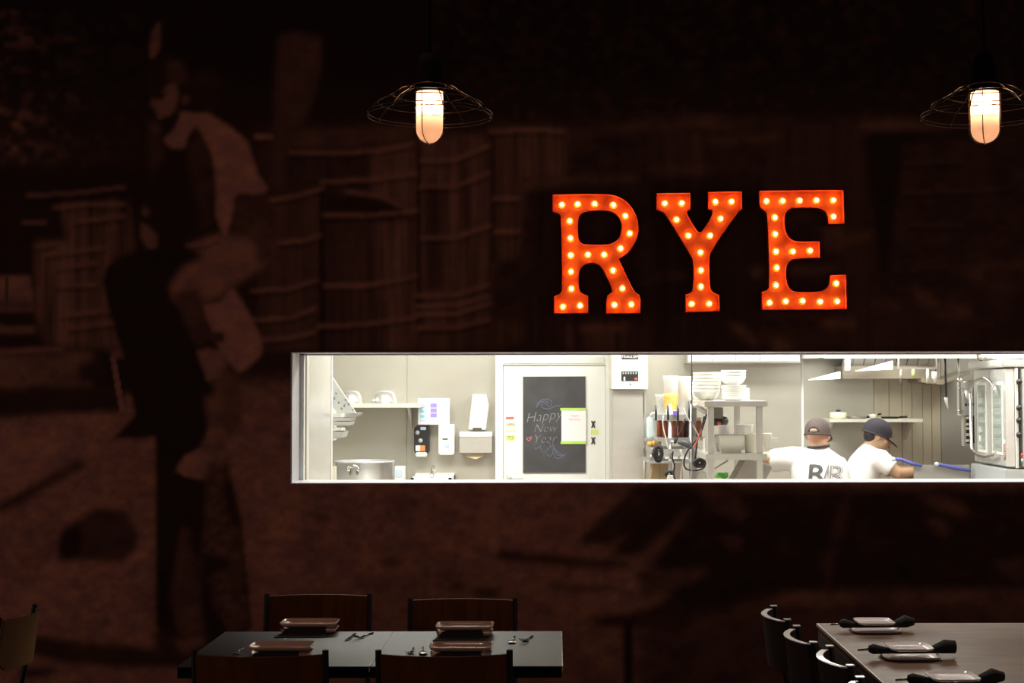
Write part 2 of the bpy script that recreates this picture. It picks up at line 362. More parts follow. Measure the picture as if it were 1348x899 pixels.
    for q in ([(335,180),(362,180)], [(380,200),(440,202),(500,198),(545,189)], [(422,240),(490,236),(550,228)], [(353,264),(390,258),(427,247)], [(425,283),(480,284),(552,277)],
              [(364,319),(400,317),(423,309)], [(330,383),(380,380),(420,368)], [(330,421),(380,419),(418,405)], [(345,448),(380,445),(415,437)], [(425,376),(480,376),(549,363)],
              [(417,430),(480,427),(551,417)], [(553,211),(600,210),(645,191)], [(551,246),(600,245),(646,227)], [(553,313),(600,312),(648,296)], [(546,389),(600,388),(646,374)],
              [(548,403),(600,401),(646,390)], [(548,414),(600,413),(648,398)], [(549,432),(600,431),(645,420)], [(644,173),(700,171),(745,173)], [(648,262),(685,261)], [(652,306),(685,305)],
              [(455,252),(500,258),(530,272)]):
        Ln(q, .50, 4.2, 1.5)
    P([(380,172),(545,165),(545,184),(440,194),(380,192)], .20, 3, .6)
    for q, v in (([(740,176),(850,160),(940,148),(966,158),(964,172),(870,172),(745,180)], .17), ([(930,184),(1030,176),(1030,183),(932,190)], .22), ([(850,221),(932,221),(932,226),(850,226)], .25),
                 ([(683,234),(840,230),(842,238),(684,246)], .20), ([(762,430),(828,427),(828,433),(762,436)], .34), ([(858,363),(905,361),(905,367),(858,368)], .18), ([(988,352),(1008,350),(1008,364),(992,366)], .26),
                 ([(960,425),(975,428),(1000,450),(996,460),(970,440)], .24), ([(1131,163),(1180,156),(1237,168),(1237,174),(1131,174)], .23), ([(1105,320),(1154,302),(1154,308),(1105,325)], .25),
                 ([(1082,300),(1108,296),(1110,332),(1085,336)], .22), ([(1040,350),(1095,352),(1095,362),(1040,360)], .26), ([(1197,374),(1212,380),(1240,398),(1278,404),(1284,420),(1240,424),(1212,408)], .20),
                 ([(1146,392),(1188,395),(1190,412),(1148,412)], .18), ([(1086,422),(1127,421),(1127,431),(1088,432)], .30), ([(1018,450),(1030,446),(1042,455),(1040,463),(1018,463)], .26),
                 ([(1270,350),(1348,343),(1348,350),(1290,356),(1300,375),(1280,370)], .18), ([(1300,370),(1348,372),(1348,385),(1305,382)], .15), ([(1010,246),(1098,241),(1098,246),(1010,251)], .22), ([(1040,207),(1065,207),(1065,211),(1040,211)], .2)):
        P(q, v, 3, .5)
    Ln([(1188,254),(1331,248)], .19, 3); Ln([(1195,297),(1270,297)], .15, 3); Ln([(1180,357),(1250,352)], .14, 3); Ln([(1180,215),(1270,213)], .14, 4)
    P([(1140,175),(1300,175),(1190,190),(1165,380),(1145,250)], .035, 5)
    # paddle
    P([(367,47),(393,42),(424,48),(424,80),(415,127),(400,160),(388,175),(379,195),(372,245),(356,248),(361,190),(361,120)], .165, 3, .25)
    P([(185,20),(225,20),(225,80),(185,80)], .03, 3)
    P([(196,78),(199,45),(208,29),(212,33),(211,60),(205,76)], .34, 2)
    # man
    P([(245,105),(262,97),(285,98),(296,118),(290,145),(262,152),(248,140)], .06, 3); Ln([(258,103),(275,98),(290,108)], .14, 3, 3, False)
    P([(193,84),(215,72),(238,78),(248,95),(251,120),(248,138),(238,150),(205,155),(194,120)], .05, 2); P([(220,80),(240,82),(249,105),(236,112),(222,108)], .15, 4)
    P([(218,114),(230,108),(236,125),(232,142),(222,154),(208,152),(203,142),(198,138),(199,130),(212,128),(216,120)], .36, 2); P([(199,122),(214,124),(222,120),(214,131),(200,129)], .05, 2)
    P([(238,128),(247,124),(250,134),(242,140)], .26, 2); P([(207,152),(216,153),(213,158),(208,157)], .3, 1)
    P([(185,170),(215,160),(255,150),(285,200),(292,300),(280,340),(225,372),(178,345),(184,290),(192,240)], .045, 3)
    P([(196,162),(208,160),(212,176),(200,180)], .2, 3); P([(195,175),(212,180),(216,205),(197,240)], .12, 4)
    P([(238,147),(275,150),(300,165),(325,185),(332,205),(340,230),(353,247),(350,254),(338,257),(314,254),(309,262),(308,280),(303,300),(297,314),(291,302),(284,285),(282,235),(278,205),(266,182),(259,166),(251,174),(243,195),(226,195),(215,183),(228,172),(236,158)], .56, 2, .3)
    P([(258,168),(268,180),(279,205),(283,262),(275,300),(262,300),(252,240),(246,196)], .10, 4, .4)
    P([(310,262),(350,257),(358,270),(362,300),(340,312),(306,316),(302,306),(309,282)], .13, 3, .5); P([(185,293),(193,296),(207,311),(206,326),(195,328),(186,312)], .34, 2); P([(188,270),(198,278),(194,286),(188,282)], .25, 2)
    P([(135,370),(141,350),(184,332),(225,330),(262,340),(232,356),(228,385),(240,405),(262,455),(272,500),(288,512),(280,545),(273,576),(262,592),(244,600),(232,620),(262,632),(300,628),(318,690),(331,826),(300,845),(262,862),(215,862),(205,820),(205,575),(173,578),(150,576),(178,548),(166,480),(150,430)], .035, 2)
    P([(248,322),(290,308),(300,310),(345,312),(362,330),(345,352),(310,375),(288,392),(255,400),(228,394),(224,376),(240,352),(270,338)], .46, 3, .3); Ln([(246,324),(270,320),(290,312)], .45, 4)
    P([(228,384),(262,378),(268,410),(280,440),(258,456),(245,430)], .14, 5, .4); P([(325,300),(350,290),(362,305),(360,345),(340,350),(335,325)], .2, 3, .5)
    P([(306,378),(316,392),(332,420),(345,448),(344,466),(330,482),(314,491),(300,478),(290,462),(281,440),(272,418),(268,402),(290,398)], .58, 2, .2); P([(276,438),(296,438),(294,452),(280,450)], .12, 2)
    P([(259,462),(274,459),(295,462),(299,485),(291,498),(273,501),(266,482)], .46, 2, .2)
    P([(292,480),(310,494),(318,520),(322,560),(300,580),(276,560),(280,520)], .24, 3, .5)
    P([(270,520),(290,530),(300,590),(283,606),(262,590),(276,570)], .32, 4, .5)
    P([(233,616),(244,601),(262,592),(278,600),(283,614),(270,626),(246,628)], .48, 2)
    P([(273,606),(302,612),(316,690),(330,826),(302,838),(276,800),(262,760),(268,700)], .17, 4, .5, n3); P([(240,690),(258,735),(272,830),(238,840),(224,790),(232,740)], .18, 5, .5)
    P([(264,730),(300,735),(302,745),(275,760),(282,800),(300,832),(275,834),(266,780)], .04, 3); P([(296,600),(306,640),(318,695),(306,690),(294,650)], .04, 3)
    Ln([(243,695),(258,715)], .3, 3, 3, False)
    P([(200,828),(262,845),(335,832),(330,870),(262,885),(205,862)], .08, 4); P([(228,845),(255,838),(272,835),(268,850),(240,862)], .30, 3)
    P([(80,735),(76,715),(108,680),(130,667),(165,672),(183,700),(179,725),(160,741),(110,736)], .12, 3, .4); P([(78,700),(108,682),(105,735),(80,738)], .04, 3)
    P([(45,835),(110,845),(160,848),(230,858),(262,880),(170,880),(90,874),(40,862)], .09, 5); P([(50,878),(78,880),(62,890),(30,893),(20,884)], .05, 3)
    # right half of the ground
    P([(860,640),(1420,640),(1420,790),(1300,782),(1050,782),(900,832),(862,818),(880,770),(850,745),(872,718),(905,665)], .05, 9, .6)
    P([(840,832),(1000,792),(1420,780),(1420,980),(840,980)], .145, 10, .5)
    for q, v in (([(905,640),(960,640),(985,672),(975,690),(940,672)], .17), ([(948,705),(980,706),(976,722),(955,724)], .17), ([(840,752),(935,748),(915,765),(845,790)], .20), ([(1112,640),(1122,642),(1110,700),(1097,740),(1098,790),(1088,790),(1085,745),(1095,700)], .12),
                 ([(1210,652),(1240,650),(1276,672),(1270,680),(1235,670)], .18), ([(1214,682),(1240,685),(1254,702),(1240,706)], .18), ([(1305,735),(1348,738),(1348,770),(1335,765)], .14), ([(1140,770),(1165,775),(1185,800),(1160,800)], .14),
                 ([(1060,650),(1085,642),(1085,652)], .12), ([(1195,632),(1215,632),(1208,645)], .2)):
        P(q, v, 5, .5)
    for q in ([(655,722),(700,728),(830,740),(830,746),(760,748),(655,735)], [(720,767),(812,773),(808,777),(725,776)], [(775,812),(830,806),(900,790),(900,835),(860,830),(790,824)], [(590,770),(612,770),(612,777),(592,777)], [(835,640),(880,640),(850,690),(800,720),(760,712)]):
        P(q, .09, 5, .4)
    P([(822,820),(833,820),(831,980),(819,980)], .04, 2); P([(860,640),(900,640),(930,650),(880,700),(840,735),(800,735)], .06, 6)
    for cx, cy, rx, ry in ((422,680,12,6),(545,662,8,5),(515,740,16,5),(605,705,7,4),(620,686,12,4),(455,675,6,4),(640,780,20,9),(178,794,4,5),(100,815,4,4),(140,818,6,6)):
        P([(cx+rx*math.cos(t*PI/4), cy+ry*math.sin(t*PI/4)) for t in range(8)], .15, 5, .3)
    vig = 1-.28*np.clip((GX-1000)/400, 0, 1)*np.clip((700-GY)/500, 0, 1)
    I = I*vig*(.86+.28*n3)
    return I, X0, Y0, ST, W, H, n2
I, mX0, mY0, mST, mW, mH, mn = paint_mural()
ux0, ux1, uz0, uz1, cs = -3.35, 3.2, 0.02, 4.1, 0.0088
nx = int((ux1-ux0)/cs); nz = int((uz1-uz0)/cs)
gx_ = np.linspace(ux0, ux1, nx+1); gz_ = np.linspace(uz0, uz1, nz+1)
for arr, v in ((gx_, OX0), (gx_, OX1), (gz_, OZ0), (gz_, OZ1)): arr[np.abs(arr-v).argmin()] = v
VX, VZ = np.meshgrid(gx_, gz_)
VXf, VZf = VX.ravel(), VZ.ravel(); MYv = WY-0.004
px_, py_ = proj(VXf, MYv, VZf)
fi = np.clip((px_-mX0)/mST, 0, mW-1.01); fj = np.clip((py_-mY0)/mST, 0, mH-1.01); ii = fi.astype(int); jj = fj.astype(int); fu = fi-ii; fv = fj-jj
def samp(A): return (A[jj, ii]*(1-fu)+A[jj, ii+1]*fu)*(1-fv)+(A[jj+1, ii]*(1-fu)+A[jj+1, ii+1]*fu)*fv
V = samp(I); T = samp(mn)
# two sepia inks: reddish brown highlights, a purple brown in the mid tones
ink = np.stack([0.010+V*1.06*(.93+.14*T), 0.009+V*(0.455+.10*(T-.5)), 0.007+V*(0.318-.14*(T-.5))], 1)
aX = np.arange(nx); aZ = np.arange(nz); QX, QZ = np.meshgrid(aX, aZ); q0 = (QZ*(nx+1)+QX).ravel()
qx = gx_[QX.ravel()]; qz = gz_[QZ.ravel()]
keep = ~((qx+cs/2 > OX0) & (qx+cs/2 < OX1) & (qz+cs/2 > OZ0) & (qz+cs/2 < OZ1)); q0 = q0[keep]
quads = np.stack([q0, q0+1, q0+nx+2, q0+nx+1], 1).astype(np.int32)
me = bpy.data.meshes.new('mural'); co = np.stack([VXf, np.full_like(VXf, MYv), VZf], 1).astype(np.float32)
me.vertices.add(len(co)); me.vertices.foreach_set('co', co.ravel()); me.loops.add(quads.size); me.loops.foreach_set('vertex_index', quads.ravel())
me.polygons.add(len(quads)); me.polygons.foreach_set('loop_start', np.arange(0, quads.size, 4, dtype=np.int32)); me.update(calc_edges=True)
ca = me.color_attributes.new('print', 'FLOAT_COLOR', 'POINT'); ca.data.foreach_set('color', np.concatenate([ink, np.ones((len(ink), 1))], 1).astype(np.float32).ravel())
mm = bpy.data.materials.new('mural_print'); mm.use_nodes = True; b = mm.node_tree.nodes['Principled BSDF']; an = mm.node_tree.nodes.new('ShaderNodeAttribute'); an.attribute_name = 'print'
mm.node_tree.links.new(an.outputs['Color'], b.inputs['Base Color']); b.inputs['Roughness'].default_value = 0.9; b.inputs['Specular IOR Level'].default_value = 0.05
me.materials.append(mm); mo = bpy.data.objects.new('wall_mural', me); COL.objects.link(mo)
tag(mo, 'dark sepia photographic mural of a man among wooden barrels covering the wall', 'mural')

# ------------------------------------------------------------------ marquee letters
def zp(L, ox, oy=230): return [(ox+x/4.495, oy+y/4.495) for x, y in L]
def smooth_loop(L, it=1):
    """chaikin on obtuse corners only"""
    for _ in range(it):
        out = []; n = len(L)
        for i in range(n):
            a = Vector(L[i-1]); b_ = Vector(L[i]); c_ = Vector(L[(i+1) % n]); ang = (a-b_).angle(c_-b_) if (a-b_).length > 0 and (c_-b_).length > 0 else PI
            if ang > math.radians(115): out += [tuple(b_.lerp(a, .25)), tuple(b_.lerp(c_, .25))]
            else: out.append(tuple(b_))
        L = out
    return L
Rout = zp([(122,116),(300,112),(430,113),(480,117),(530,135),(572,165),(605,210),(628,262),(635,320),(627,365),(610,408),(580,455),(550,480),(517,498),(560,590),(603,680),(618,698),(645,712),(645,820),(437,822),(440,716),(465,702),(478,685),(440,600),(415,552),(390,530),(350,521),(315,531),(290,555),(278,592),(280,678),(295,700),(335,715),(335,820),(130,822),(130,718),(165,705),(180,682),(172,250),(160,232),(122,220)], 700)
Rin = zp([(275,270),(275,370),(285,395),(300,407),(330,412),(440,413),(480,404),(508,382),(525,350),(532,310),(527,275),(505,240),(475,222),(440,214),(390,212),(330,218),(300,228),(283,245)], 700)
Yout = zp([(737,108),(940,105),(940,207),(922,212),(920,235),(975,325),(991,340),(1009,335),(1069,235),(1066,212),(1041,205),(1041,100),(1244,97),(1247,205),(1224,215),(1059,455),(1052,500),(1054,640),(1064,690),(1111,710),(1114,808),(908,815),(908,708),(935,700),(950,685),(958,600),(955,520),(945,485),(795,240),(775,222),(737,208)], 700)
Eout = zp([(355,93),(858,88),(863,292),(765,293),(760,240),(735,207),(690,196),(560,197),(530,207),(508,240),(508,300),(520,352),(550,385),(600,395),(718,392),(718,493),(570,497),(535,512),(517,550),(518,610),(527,655),(550,685),(600,695),(710,692),(755,675),(772,640),(775,592),(873,590),(877,797),(372,800),(370,690),(400,685),(418,660),(405,240),(390,213),(357,195)], 920)
RB = zp([(178,175),(272,172),(373,170),(484,176),(555,241),(581,345),(527,434),(429,471),(333,471),(225,272),(229,374),(230,474),(232,572),(234,673),(184,780),(287,773),(482,565),(537,671),(489,769),(591,766)], 700)
YB = zp([(788,167),(890,165),(858,264),(928,358),(948,763)], 700)+zp([(99,157),(196,156),(131,258),(69,358),(11,458),(14,564),(14,661),(64,762)], 920)
EB = zp([(402,153),(498,152),(599,151),(699,149),(800,148),(800,246),(452,250),(454,349),(459,452),(559,452),(662,447),(463,549),(459,652),(420,756),(517,748),(616,746),(721,750),(822,748),(816,641)], 920)
LETM = mat('marquee_orange', (0.68, 0.098, 0.003), 0.6, noise=0.45, nscale=11, col2=(0.38, 0.036, 0.001))
LETR = mat('marquee_rim', (0.62, 0.05, 0.012), 0.5, noise=0.3, nscale=10)
BULBM = mat('bulb_glow', (1, .8, .5), 0.4, emit=(1, 0.62, 0.22), es=35)
SOCK = mat('bulb_halo_collar', (0.90, 0.42, 0.07), 0.5)  # orange collars stand in for the halo round each bulb
def marquee(name, loops, bulbs, label):
    yb = WY-0.012; yf = yb-0.055
    L3 = [[(PY(x, y, yf).x, PY(x, y, yf).z) for x, y in smooth_loop(l)] for l in loops]
    cx = sum(p[0] for p in L3[0])/len(L3[0]); cz = min(p[1] for p in L3[0])
    t = thing(name, (cx, yb, cz), label, 'sign', 'illuminated sign letters')
    vs, fs = fillpoly(L3, yb-.008, yb); MB().add(vs, fs).build('back_panel', LETM, t)
    m = MB()
    for L in L3:
        n = len(L); A = [Vector((x, z)) for x, z in L]; N = []
        area2 = sum(A[i].x*A[(i+1) % n].y-A[(i+1) % n].x*A[i].y for i in range(n)); sg = 1 if area2 > 0 else -1
        if L is not L3[0]: sg = -sg
        for i in range(n):
            e1 = (A[i]-A[i-1]).normalized(); e2 = (A[(i+1) % n]-A[i]).normalized(); nn = Vector((-(e1.y+e2.y), e1.x+e2.x))*sg
            nn = nn.normalized() if nn.length > 1e-6 else Vector((0, 0)); N.append(nn/max(.5, nn.dot(Vector((-e1.y, e1.x))*sg)))
        o3 = .0022
        vs = []
        for i in range(n):
            a_ = A[i]; b_ = A[i]+N[i]*o3; vs += [(a_.x, yb, a_.y), (a_.x, yf, a_.y), (b_.x, yf, b_.y), (b_.x, yb, b_.y)]
        fs = []
        for i in range(n):
            j = (i+1) % n
            for k in range(4): fs.append((i*4+k, j*4+k, j*4+(k+1) % 4, i*4+(k+1) % 4))
        m.add(vs, fs)
    m.build('rim', LETR, t)
    for i, (x, y) in enumerate(bulbs):
        p = PY(x, y, yb-.034)
        bb = MB().ball((p.x, p.y+.008, p.z), (.0095, .0125, .0095), 12, 8).build('bulb', BULBM, t)
        s_ = MB(); s_.lathe((p.x, p.z, 0), [(0, 0), (.0215, 0), (.0215, .002), (.019, .0035), (.008, .005), (.007, .014), (0, .014)], 18); s_.v = [(v[0], yb-.008-v[2], v[1]) for v in s_.v]; s_.build('socket', SOCK, bb)
    return t
marquee('marquee_letter', [Rout, Rin], RB, 'glowing orange marquee letter R studded with round bulbs')
marquee('marquee_letter', [Yout], YB, 'glowing orange marquee letter Y studded with round bulbs')
marquee('marquee_letter', [Eout], EB, 'glowing orange marquee letter E studded with round bulbs')

# ------------------------------------------------------------------ caged pendant lamps
WIRE = mat('wire_steel', (0.10, 0.07, 0.055), 0.25, 0.8)
JARG = milk_glass('jar_glass', (0.62, 0.45, 0.36), 0.30)
PBLK = mat('lamp_black', (.006, .005, .004), .8, spec=.1)
PBULB = mat('pendant_bulb', (1, 1, 1), 0.4, emit=(1, 0.62, 0.38), es=55)
def pendant(px, label):
    Y = 5.0; c = PY(px, 150, Y); X = c.x; z = lambda y: PY(px, y, Y).z
    t = thing('pendant_lamp', (X, Y, z(113)), label, 'lamp', 'caged pendant lamps')
    m = MB(); m.lathe((X, Y, 0), [(0.0, z(109)+.10), (.03, z(109)+.10), (.045, z(109)+.06), (.05, z(109)), (.055, z(113)), (.055, z(121)), (.046, z(122)), (0, z(121))], 28); m.build('housing', PBLK, t)
    MB().tube([(X, Y, z(109)+.09), (X, Y, ZC)], .006, 8).build('stem', PBLK, t)
    m = MB(); m.lathe((X, Y, 0), [(.055, z(113)), (.058, z(113.5)), (.058, z(112)), (.055, z(111.5))], 28); m.build('collar_ring', mat('lit_rim', (.45, .22, .12), .3, .9), t)  # warm ring colour stands in for light on the dish rim
    zb = z(189); m = MB(); r = .0485; prof = [(r*.97, z(120)), (r, z(124)), (r, zb+.05)]
    for k in range(1, 9):
        a = k/8*PI/2; prof.append((max(r*math.cos(a), 0), zb+.05-.048*math.sin(a)))
    m.lathe((X, Y, 0), prof, 28)
    m.build('glass_jar', JARG, t)
    m = MB(); m.ball((X, Y, z(138)), (.026, .026, .034), 16, 12); m.build('bulb', PBULB, t)
    m = MB()
    rr = r+.006
    for k in range(4):
        a = PI/4+.35+k*PI/2; pts = [(X+rr*math.cos(a), Y+rr*math.sin(a), z(118)), (X+rr*math.cos(a), Y+rr*math.sin(a), zb+.05)]
        for j in range(1, 7):
            q = j/6*PI/2; pts.append((X+rr*math.cos(q)*math.cos(a), Y+rr*math.cos(q)*math.sin(a), zb+.05-.052*math.sin(q)))
        m.tube(pts, .0018, 6)
    for yy in (142, 155):
        m.tube([(X+rr*math.cos(2*PI*k/24), Y+rr*math.sin(2*PI*k/24), z(yy)) for k in range(24)], .0009, 6, True)
    m.build('jar_guard', mat('guard_dark', (.05, .03, .02), .4, .6), t)
    prof = [(.055, z(111)), (.10, z(117)), (.13, z(125)), (.184, z(136)), (.220, z(149)), (.220, z(153.5))]
    for R_, zz in ((.13, z(125)), (.184, z(136)), (.220, z(149)), (.220, z(153.5))):
        MB().tube([(X+R_*math.cos(2*PI*k/48), Y+R_*math.sin(2*PI*k/48), zz) for k in range(48)], .0017, 6, True).build('shade_ring', WIRE, t)
    for k in range(8):
        a = .28+2*PI*k/8; MB().tube([(X+R_*math.cos(a), Y+R_*math.sin(a), zz) for R_, zz in prof], .0019, 6).build('shade_spoke', WIRE, t)
    return t
pendant(566, 'caged glass-jar pendant lamp hanging in front of the dark barrels, left of the glowing letters')
pendant(1296.5, 'caged glass-jar pendant lamp at the upper right edge, beyond the letter E')

# ------------------------------------------------------------------ chairs
def make_chair(W, label, edge=False):
    t = thing('dining_chair', (0, 0, 0), label, 'chair')
    for sx in (-1, 1):
        x = sx*(W/2-.011)
        MB().tube([(x, -.10-.09, 0), (x, -.17, .45), (x, -.215, .70), (x, -.235, .85)], .011, 4).build('leg', BLACK, t)
        MB().tube([(x*.92, .22, 0), (x*.92, .20, .44)], .011, 4).build('leg', BLACK, t)
    m = MB()
    for x in (-W/2+.012, W/2-.012): m.box((x-.01, -.19, .425), (x+.01, .215, .443))
    m.box((-W/2+.012, .195, .425), (W/2-.012, .215, .443)); m.box((-W/2+.012, -.18, .425), (W/2-.012, -.16, .443)); m.build('seat_frame', BLACK, t)
    MB().rbox((-W/2+.005, -.17, .444), (W/2-.005, .24, .460), .05, 5).build('seat', WOODC, t)
    n = 12; z0, z1 = .635, .838; th = .018 if edge else .012; vs = []
    def yb(x, z): return -.222-(z-.7)*.12 - .05*(1-(x/(W/2-.02))**2) - .004
    for i in range(n+1):
        x = (-1+2*i/n)*(W/2-.02)
        rc = .03 if i in (0, n) else 0
        for z, o in ((z0+rc, 0), (z1, 0), (z1, -th), (z0+rc, -th)): vs.append((x, yb(x, z)+o, z))
    fs = [(i*4+k, (i+1)*4+k, (i+1)*4+(k+1) % 4, i*4+(k+1) % 4) for i in range(n) for k in range(4)]+[(0, 1, 2, 3), (n*4+3, n*4+2, n*4+1, n*4)]
    bp = MB().add(vs, fs).build('backrest', WOODK if edge else WOODC, t)
    if edge:  # highlight put into an off-white strip and post tops
        vs = []
        for i in range(n+1):
            x = (-1+2*i/n)*(W/2-.03); y = yb(x, z1); vs += [(x, y+.003, z1), (x, y+.003, z1+.003), (x, y-th-.003, z1+.003), (x, y-th-.003, z1)]
        tag(MB().add(vs, fs).build('top_edge', EDGEW, bp), 'top edge coloured as a highlight')
        for sx in (-1, 1):
            x = sx*(W/2-.011); MB().box((x-.012, -.252, .848), (x+.012, -.225, .8515)).build('post_glint', EDGEW, bp)
    return t
c1 = make_chair(.478, 'x')
def setchair(o, tx, ty, back_to, label, group):
    """put the top of the backrest (local y about -.235) at tx,ty; back_to: rotation about z"""
    o.rotation_euler = (0, 0, back_to); v = Matrix.Rotation(back_to, 3, 'Z') @ Vector((0, -.235, 0)); o.location = (tx-v.x, ty-v.y, 0); o['label'] = label; o['group'] = group
def topmid(pxl, pxr, py): a = PZ(pxl, py, .85); b = PZ(pxr, py, .85); return (a.x+b.x)/2, (a.y+b.y)/2
G1 = 'wooden-backed chairs at the black tables'
tx, ty = topmid(349, 489, 781.5); setchair(c1, tx, ty, PI, 'brown-backed metal chair on the far side of the left black table, against the mural', G1)
c2 = copy_tree(c1); tx, ty = topmid(537, 681.5, 787); setchair(c2, tx, ty, PI-.02, 'brown-backed metal chair on the far side of the right black table, against the mural', G1)
c3 = copy_tree(c1); tx, ty = topmid(249.5, 434.5, 856); setchair(c3, tx, ty, 0, 'dark brown foreground chair hiding the near edge of the left black table', G1)
c4 = copy_tree(c1); tx, ty = topmid(492, 677, 855.5); setchair(c4, tx, ty, 0, 'dark brown foreground chair hiding the near edge of the right black table', G1)
n1 = make_chair(.375, 'x', True)
G2 = 'pale-edged chairs along the wooden table'
seats = [((1016, 1041.4), (797, 815.5), 'lit-edged chair farthest back along the left side of the wooden table'),
         ((1050.5, 1071), (823, 845.5), 'lit-edged chair second from the wall along the wooden table'),
         ((1092.5, 1121.4), (849.6, 876), 'lit-edged chair third from the wall along the wooden table'),
         ((1134.5, 1166), (892.5, 921), 'chair nearest the camera at the wooden table, only its post tip in view')]
for i, (pxx, pyy, lab) in enumerate(seats):
    o = n1 if i == 0 else copy_tree(n1); a = PZ(pxx[0], pyy[0], .85); b = PZ(pxx[1], pyy[1], .85); setchair(o, (a.x+b.x)/2, (a.y+b.y)/2, -PI/2, lab, G2)
lc = make_chair(.375, 'x'); a = PZ(42, 796, .85); b = PZ(3, 813, .85)
for ch in lc.children: pass
setchair(lc, (a.x+b.x)/2, (a.y+b.y)/2, PI/2-.03, 'tan-backed chair turned sideways at the left edge of the photo', 'chair at the unseen left table'); del lc['group']
TAN = mat('tan_plywood', (0.22, 0.11, 0.035), 0.5, noise=0.2, nscale=5)
for o in bpy.data.objects:
    if o.parent == lc and o.name.startswith('backrest'): o.data.materials[0] = TAN

# ------------------------------------------------------------------ tables
TZ = 0.75
ny = PZ(600, 877, TZ).y; fy = PZ(600, 831, TZ).y; xr = PZ(741.1, 877, TZ).x; xm = PZ(486, 878.5, TZ).x; xl = 2*xm-xr
def black_table(x0, x1, label):
    t = thing('dining_table', ((x0+x1)/2, (ny+fy)/2, 0), label, 'table', 'black dining tables pushed together')
    MB().box((x0+.001, ny, TZ-.003), (x1-.0045, fy, TZ)).build('tabletop', TABB, t)
    MB().box((x1-.004, ny, TZ-.02), (x1-.0005, fy, TZ+.0006)).build('edge_strip', mat('edge_strip', (.75, .75, .75), .25, .6), t)
    e = MB().box((x0+.002, ny+.001, TZ-.042), (x1-.0045, fy-.001, TZ-.003)).build('top_edge', TABEDGE, t)
    MB().tube([((x0+x1)/2, (ny+fy)/2, .02), ((x0+x1)/2, (ny+fy)/2, TZ-.042)], .038, 12).build('pedestal', BLACK, t)
    MB().box(((x0+x1)/2-.28, (ny+fy)/2-.03, 0), ((x0+x1)/2+.28, (ny+fy)/2+.03, .03)).build('foot_bar', BLACK, t)
    MB().box(((x0+x1)/2-.03, (ny+fy)/2-.28, 0), ((x0+x1)/2+.03, (ny+fy)/2+.28, .031)).build('foot_bar', BLACK, t)
black_table(xl, xm, 'matte black square table on the left, under two plate settings')
black_table(xm, xr, 'matte black square table with a grey sheen, right one of the joined pair')
MB_ = None
wx0 = PZ(1075, 821, TZ).x; wy1 = PZ(1200, 820.5, TZ).y
t = thing('dining_table', (wx0+.6, 5.0, 0), 'large brown wooden table with a row of place settings, lower right', 'table')
MB().box((wx0+.006, 3.95, TZ-.035), (wx0+1.5, wy1-.006, TZ)).build('tabletop', WOODT, t)
MB().box((wx0, 3.95, TZ-.010), (wx0+.0055, wy1, TZ+.0006)).build('edge_board', mat('table_edge_lit', (.75, .62, .54), .3), t)  # pale colour stands in for light along the table edge
MB().box((wx0+.006, wy1-.0055, TZ-.010), (wx0+1.5, wy1, TZ+.0005)).build('edge_board', mat('table_edge_lit', (.42, .30, .24), .4), t)
MB().box((wx0+.004, 3.98, .66), (wx0+1.4, wy1-.02, TZ-.036)).build('apron', mat('apron_wood', (.06, .035, .025), .6), t)
for x in (wx0+.06, wx0+1.3):
    for y in (4.05, wy1-.12): MB().box((x, y, 0), (x+.08, y+.08, .62)).build('leg', mat('apron_wood', (.06, .035, .025), .6), t)

# plates, napkins and cutlery
def rplate(mb, cx, cy, z, w, d, h=.016, th=.004, flare=.86):
    n = 40; rings = []
    def rr(w_, d_, z_):
        out = []
        for k in range(n):
            a = 2*PI*k/n; ca, sa = math.cos(a), math.sin(a); e = .32
            out.append((cx+w_/2*math.copysign(abs(ca)**e, ca), cy+d_/2*math.copysign(abs(sa)**e, sa), z_))
        return out
    rings = [rr(w*flare*.3, d*flare*.3, z), rr(w*flare*.92, d*flare*.9, z), rr(w*.96, d*.95, z+h*.45), rr(w, d, z+h), rr(w-.008, d-.008, z+h+.001), rr(w*.93, d*.9, z+h*.5), rr(w*flare*.85, d*flare*.85, z+th), rr(w*flare*.3, d*flare*.3, z+th)]
    vs = [p for r_ in rings for p in r_]; fs = [(i*n+k, i*n+(k+1) % n, (i+1)*n+(k+1) % n, (i+1)*n+k) for i in range(len(rings)-1) for k in range(n)]
    mb.add(vs, fs, True); mb.add(rings[0], [tuple(range(n))]); mb.add(rings[-1], [tuple(range(n))]); return mb
def cloth_strip(mb, pts, w0, w1, th=.004):          # folded cloth following a Y-Z path; widths in X
    n = len(pts); vs = []
    for i, (x, y, z) in enumerate(pts):
        w_ = w0+(w1-w0)*i/(n-1); vs += [(x-w_/2, y, z), (x+w_/2, y, z), (x+w_/2, y, z+th), (x-w_/2, y, z+th)]
    fs = [(i*4+k, (i+1)*4+k, (i+1)*4+(k+1) % 4, i*4+(k+1) % 4) for i in range(n-1) for k in range(4)]+[(0, 1, 2, 3), (4*n-1, 4*n-2, 4*n-3, 4*n-4)]
    return mb.add(vs, fs)
def setting(px, py, where):
    c = PZ(px, py, TZ+.03); x, y = c.x, c.y
    o = MB(); rplate(o, x, y, TZ, .232, .14, .018); tag(o.build('side_plate', PLATE), 'lower tan rectangular plate '+where, 'plate', 'rectangular plates on the black tables')
    o = MB(); cloth_strip(o, [(x, y+.05, TZ+.0215), (x, y-.055, TZ+.0215), (x-.005, y-.078, TZ+.022), (x-.008, y-.088, TZ+.004), (x-.02, y-.15, TZ+.001)], .13, .20, .0035); tag(o.build('napkin', NAP), 'black napkin folded between the plates '+where, 'napkin', 'black napkins on the black tables')
    o = MB(); rplate(o, x, y, TZ+.0265, .238, .145, .018); tag(o.build('side_plate', PLATE), 'upper tan rectangular plate '+where, 'plate', 'rectangular plates on the black tables')
setting(408, 822, 'at the far side of the left black table')
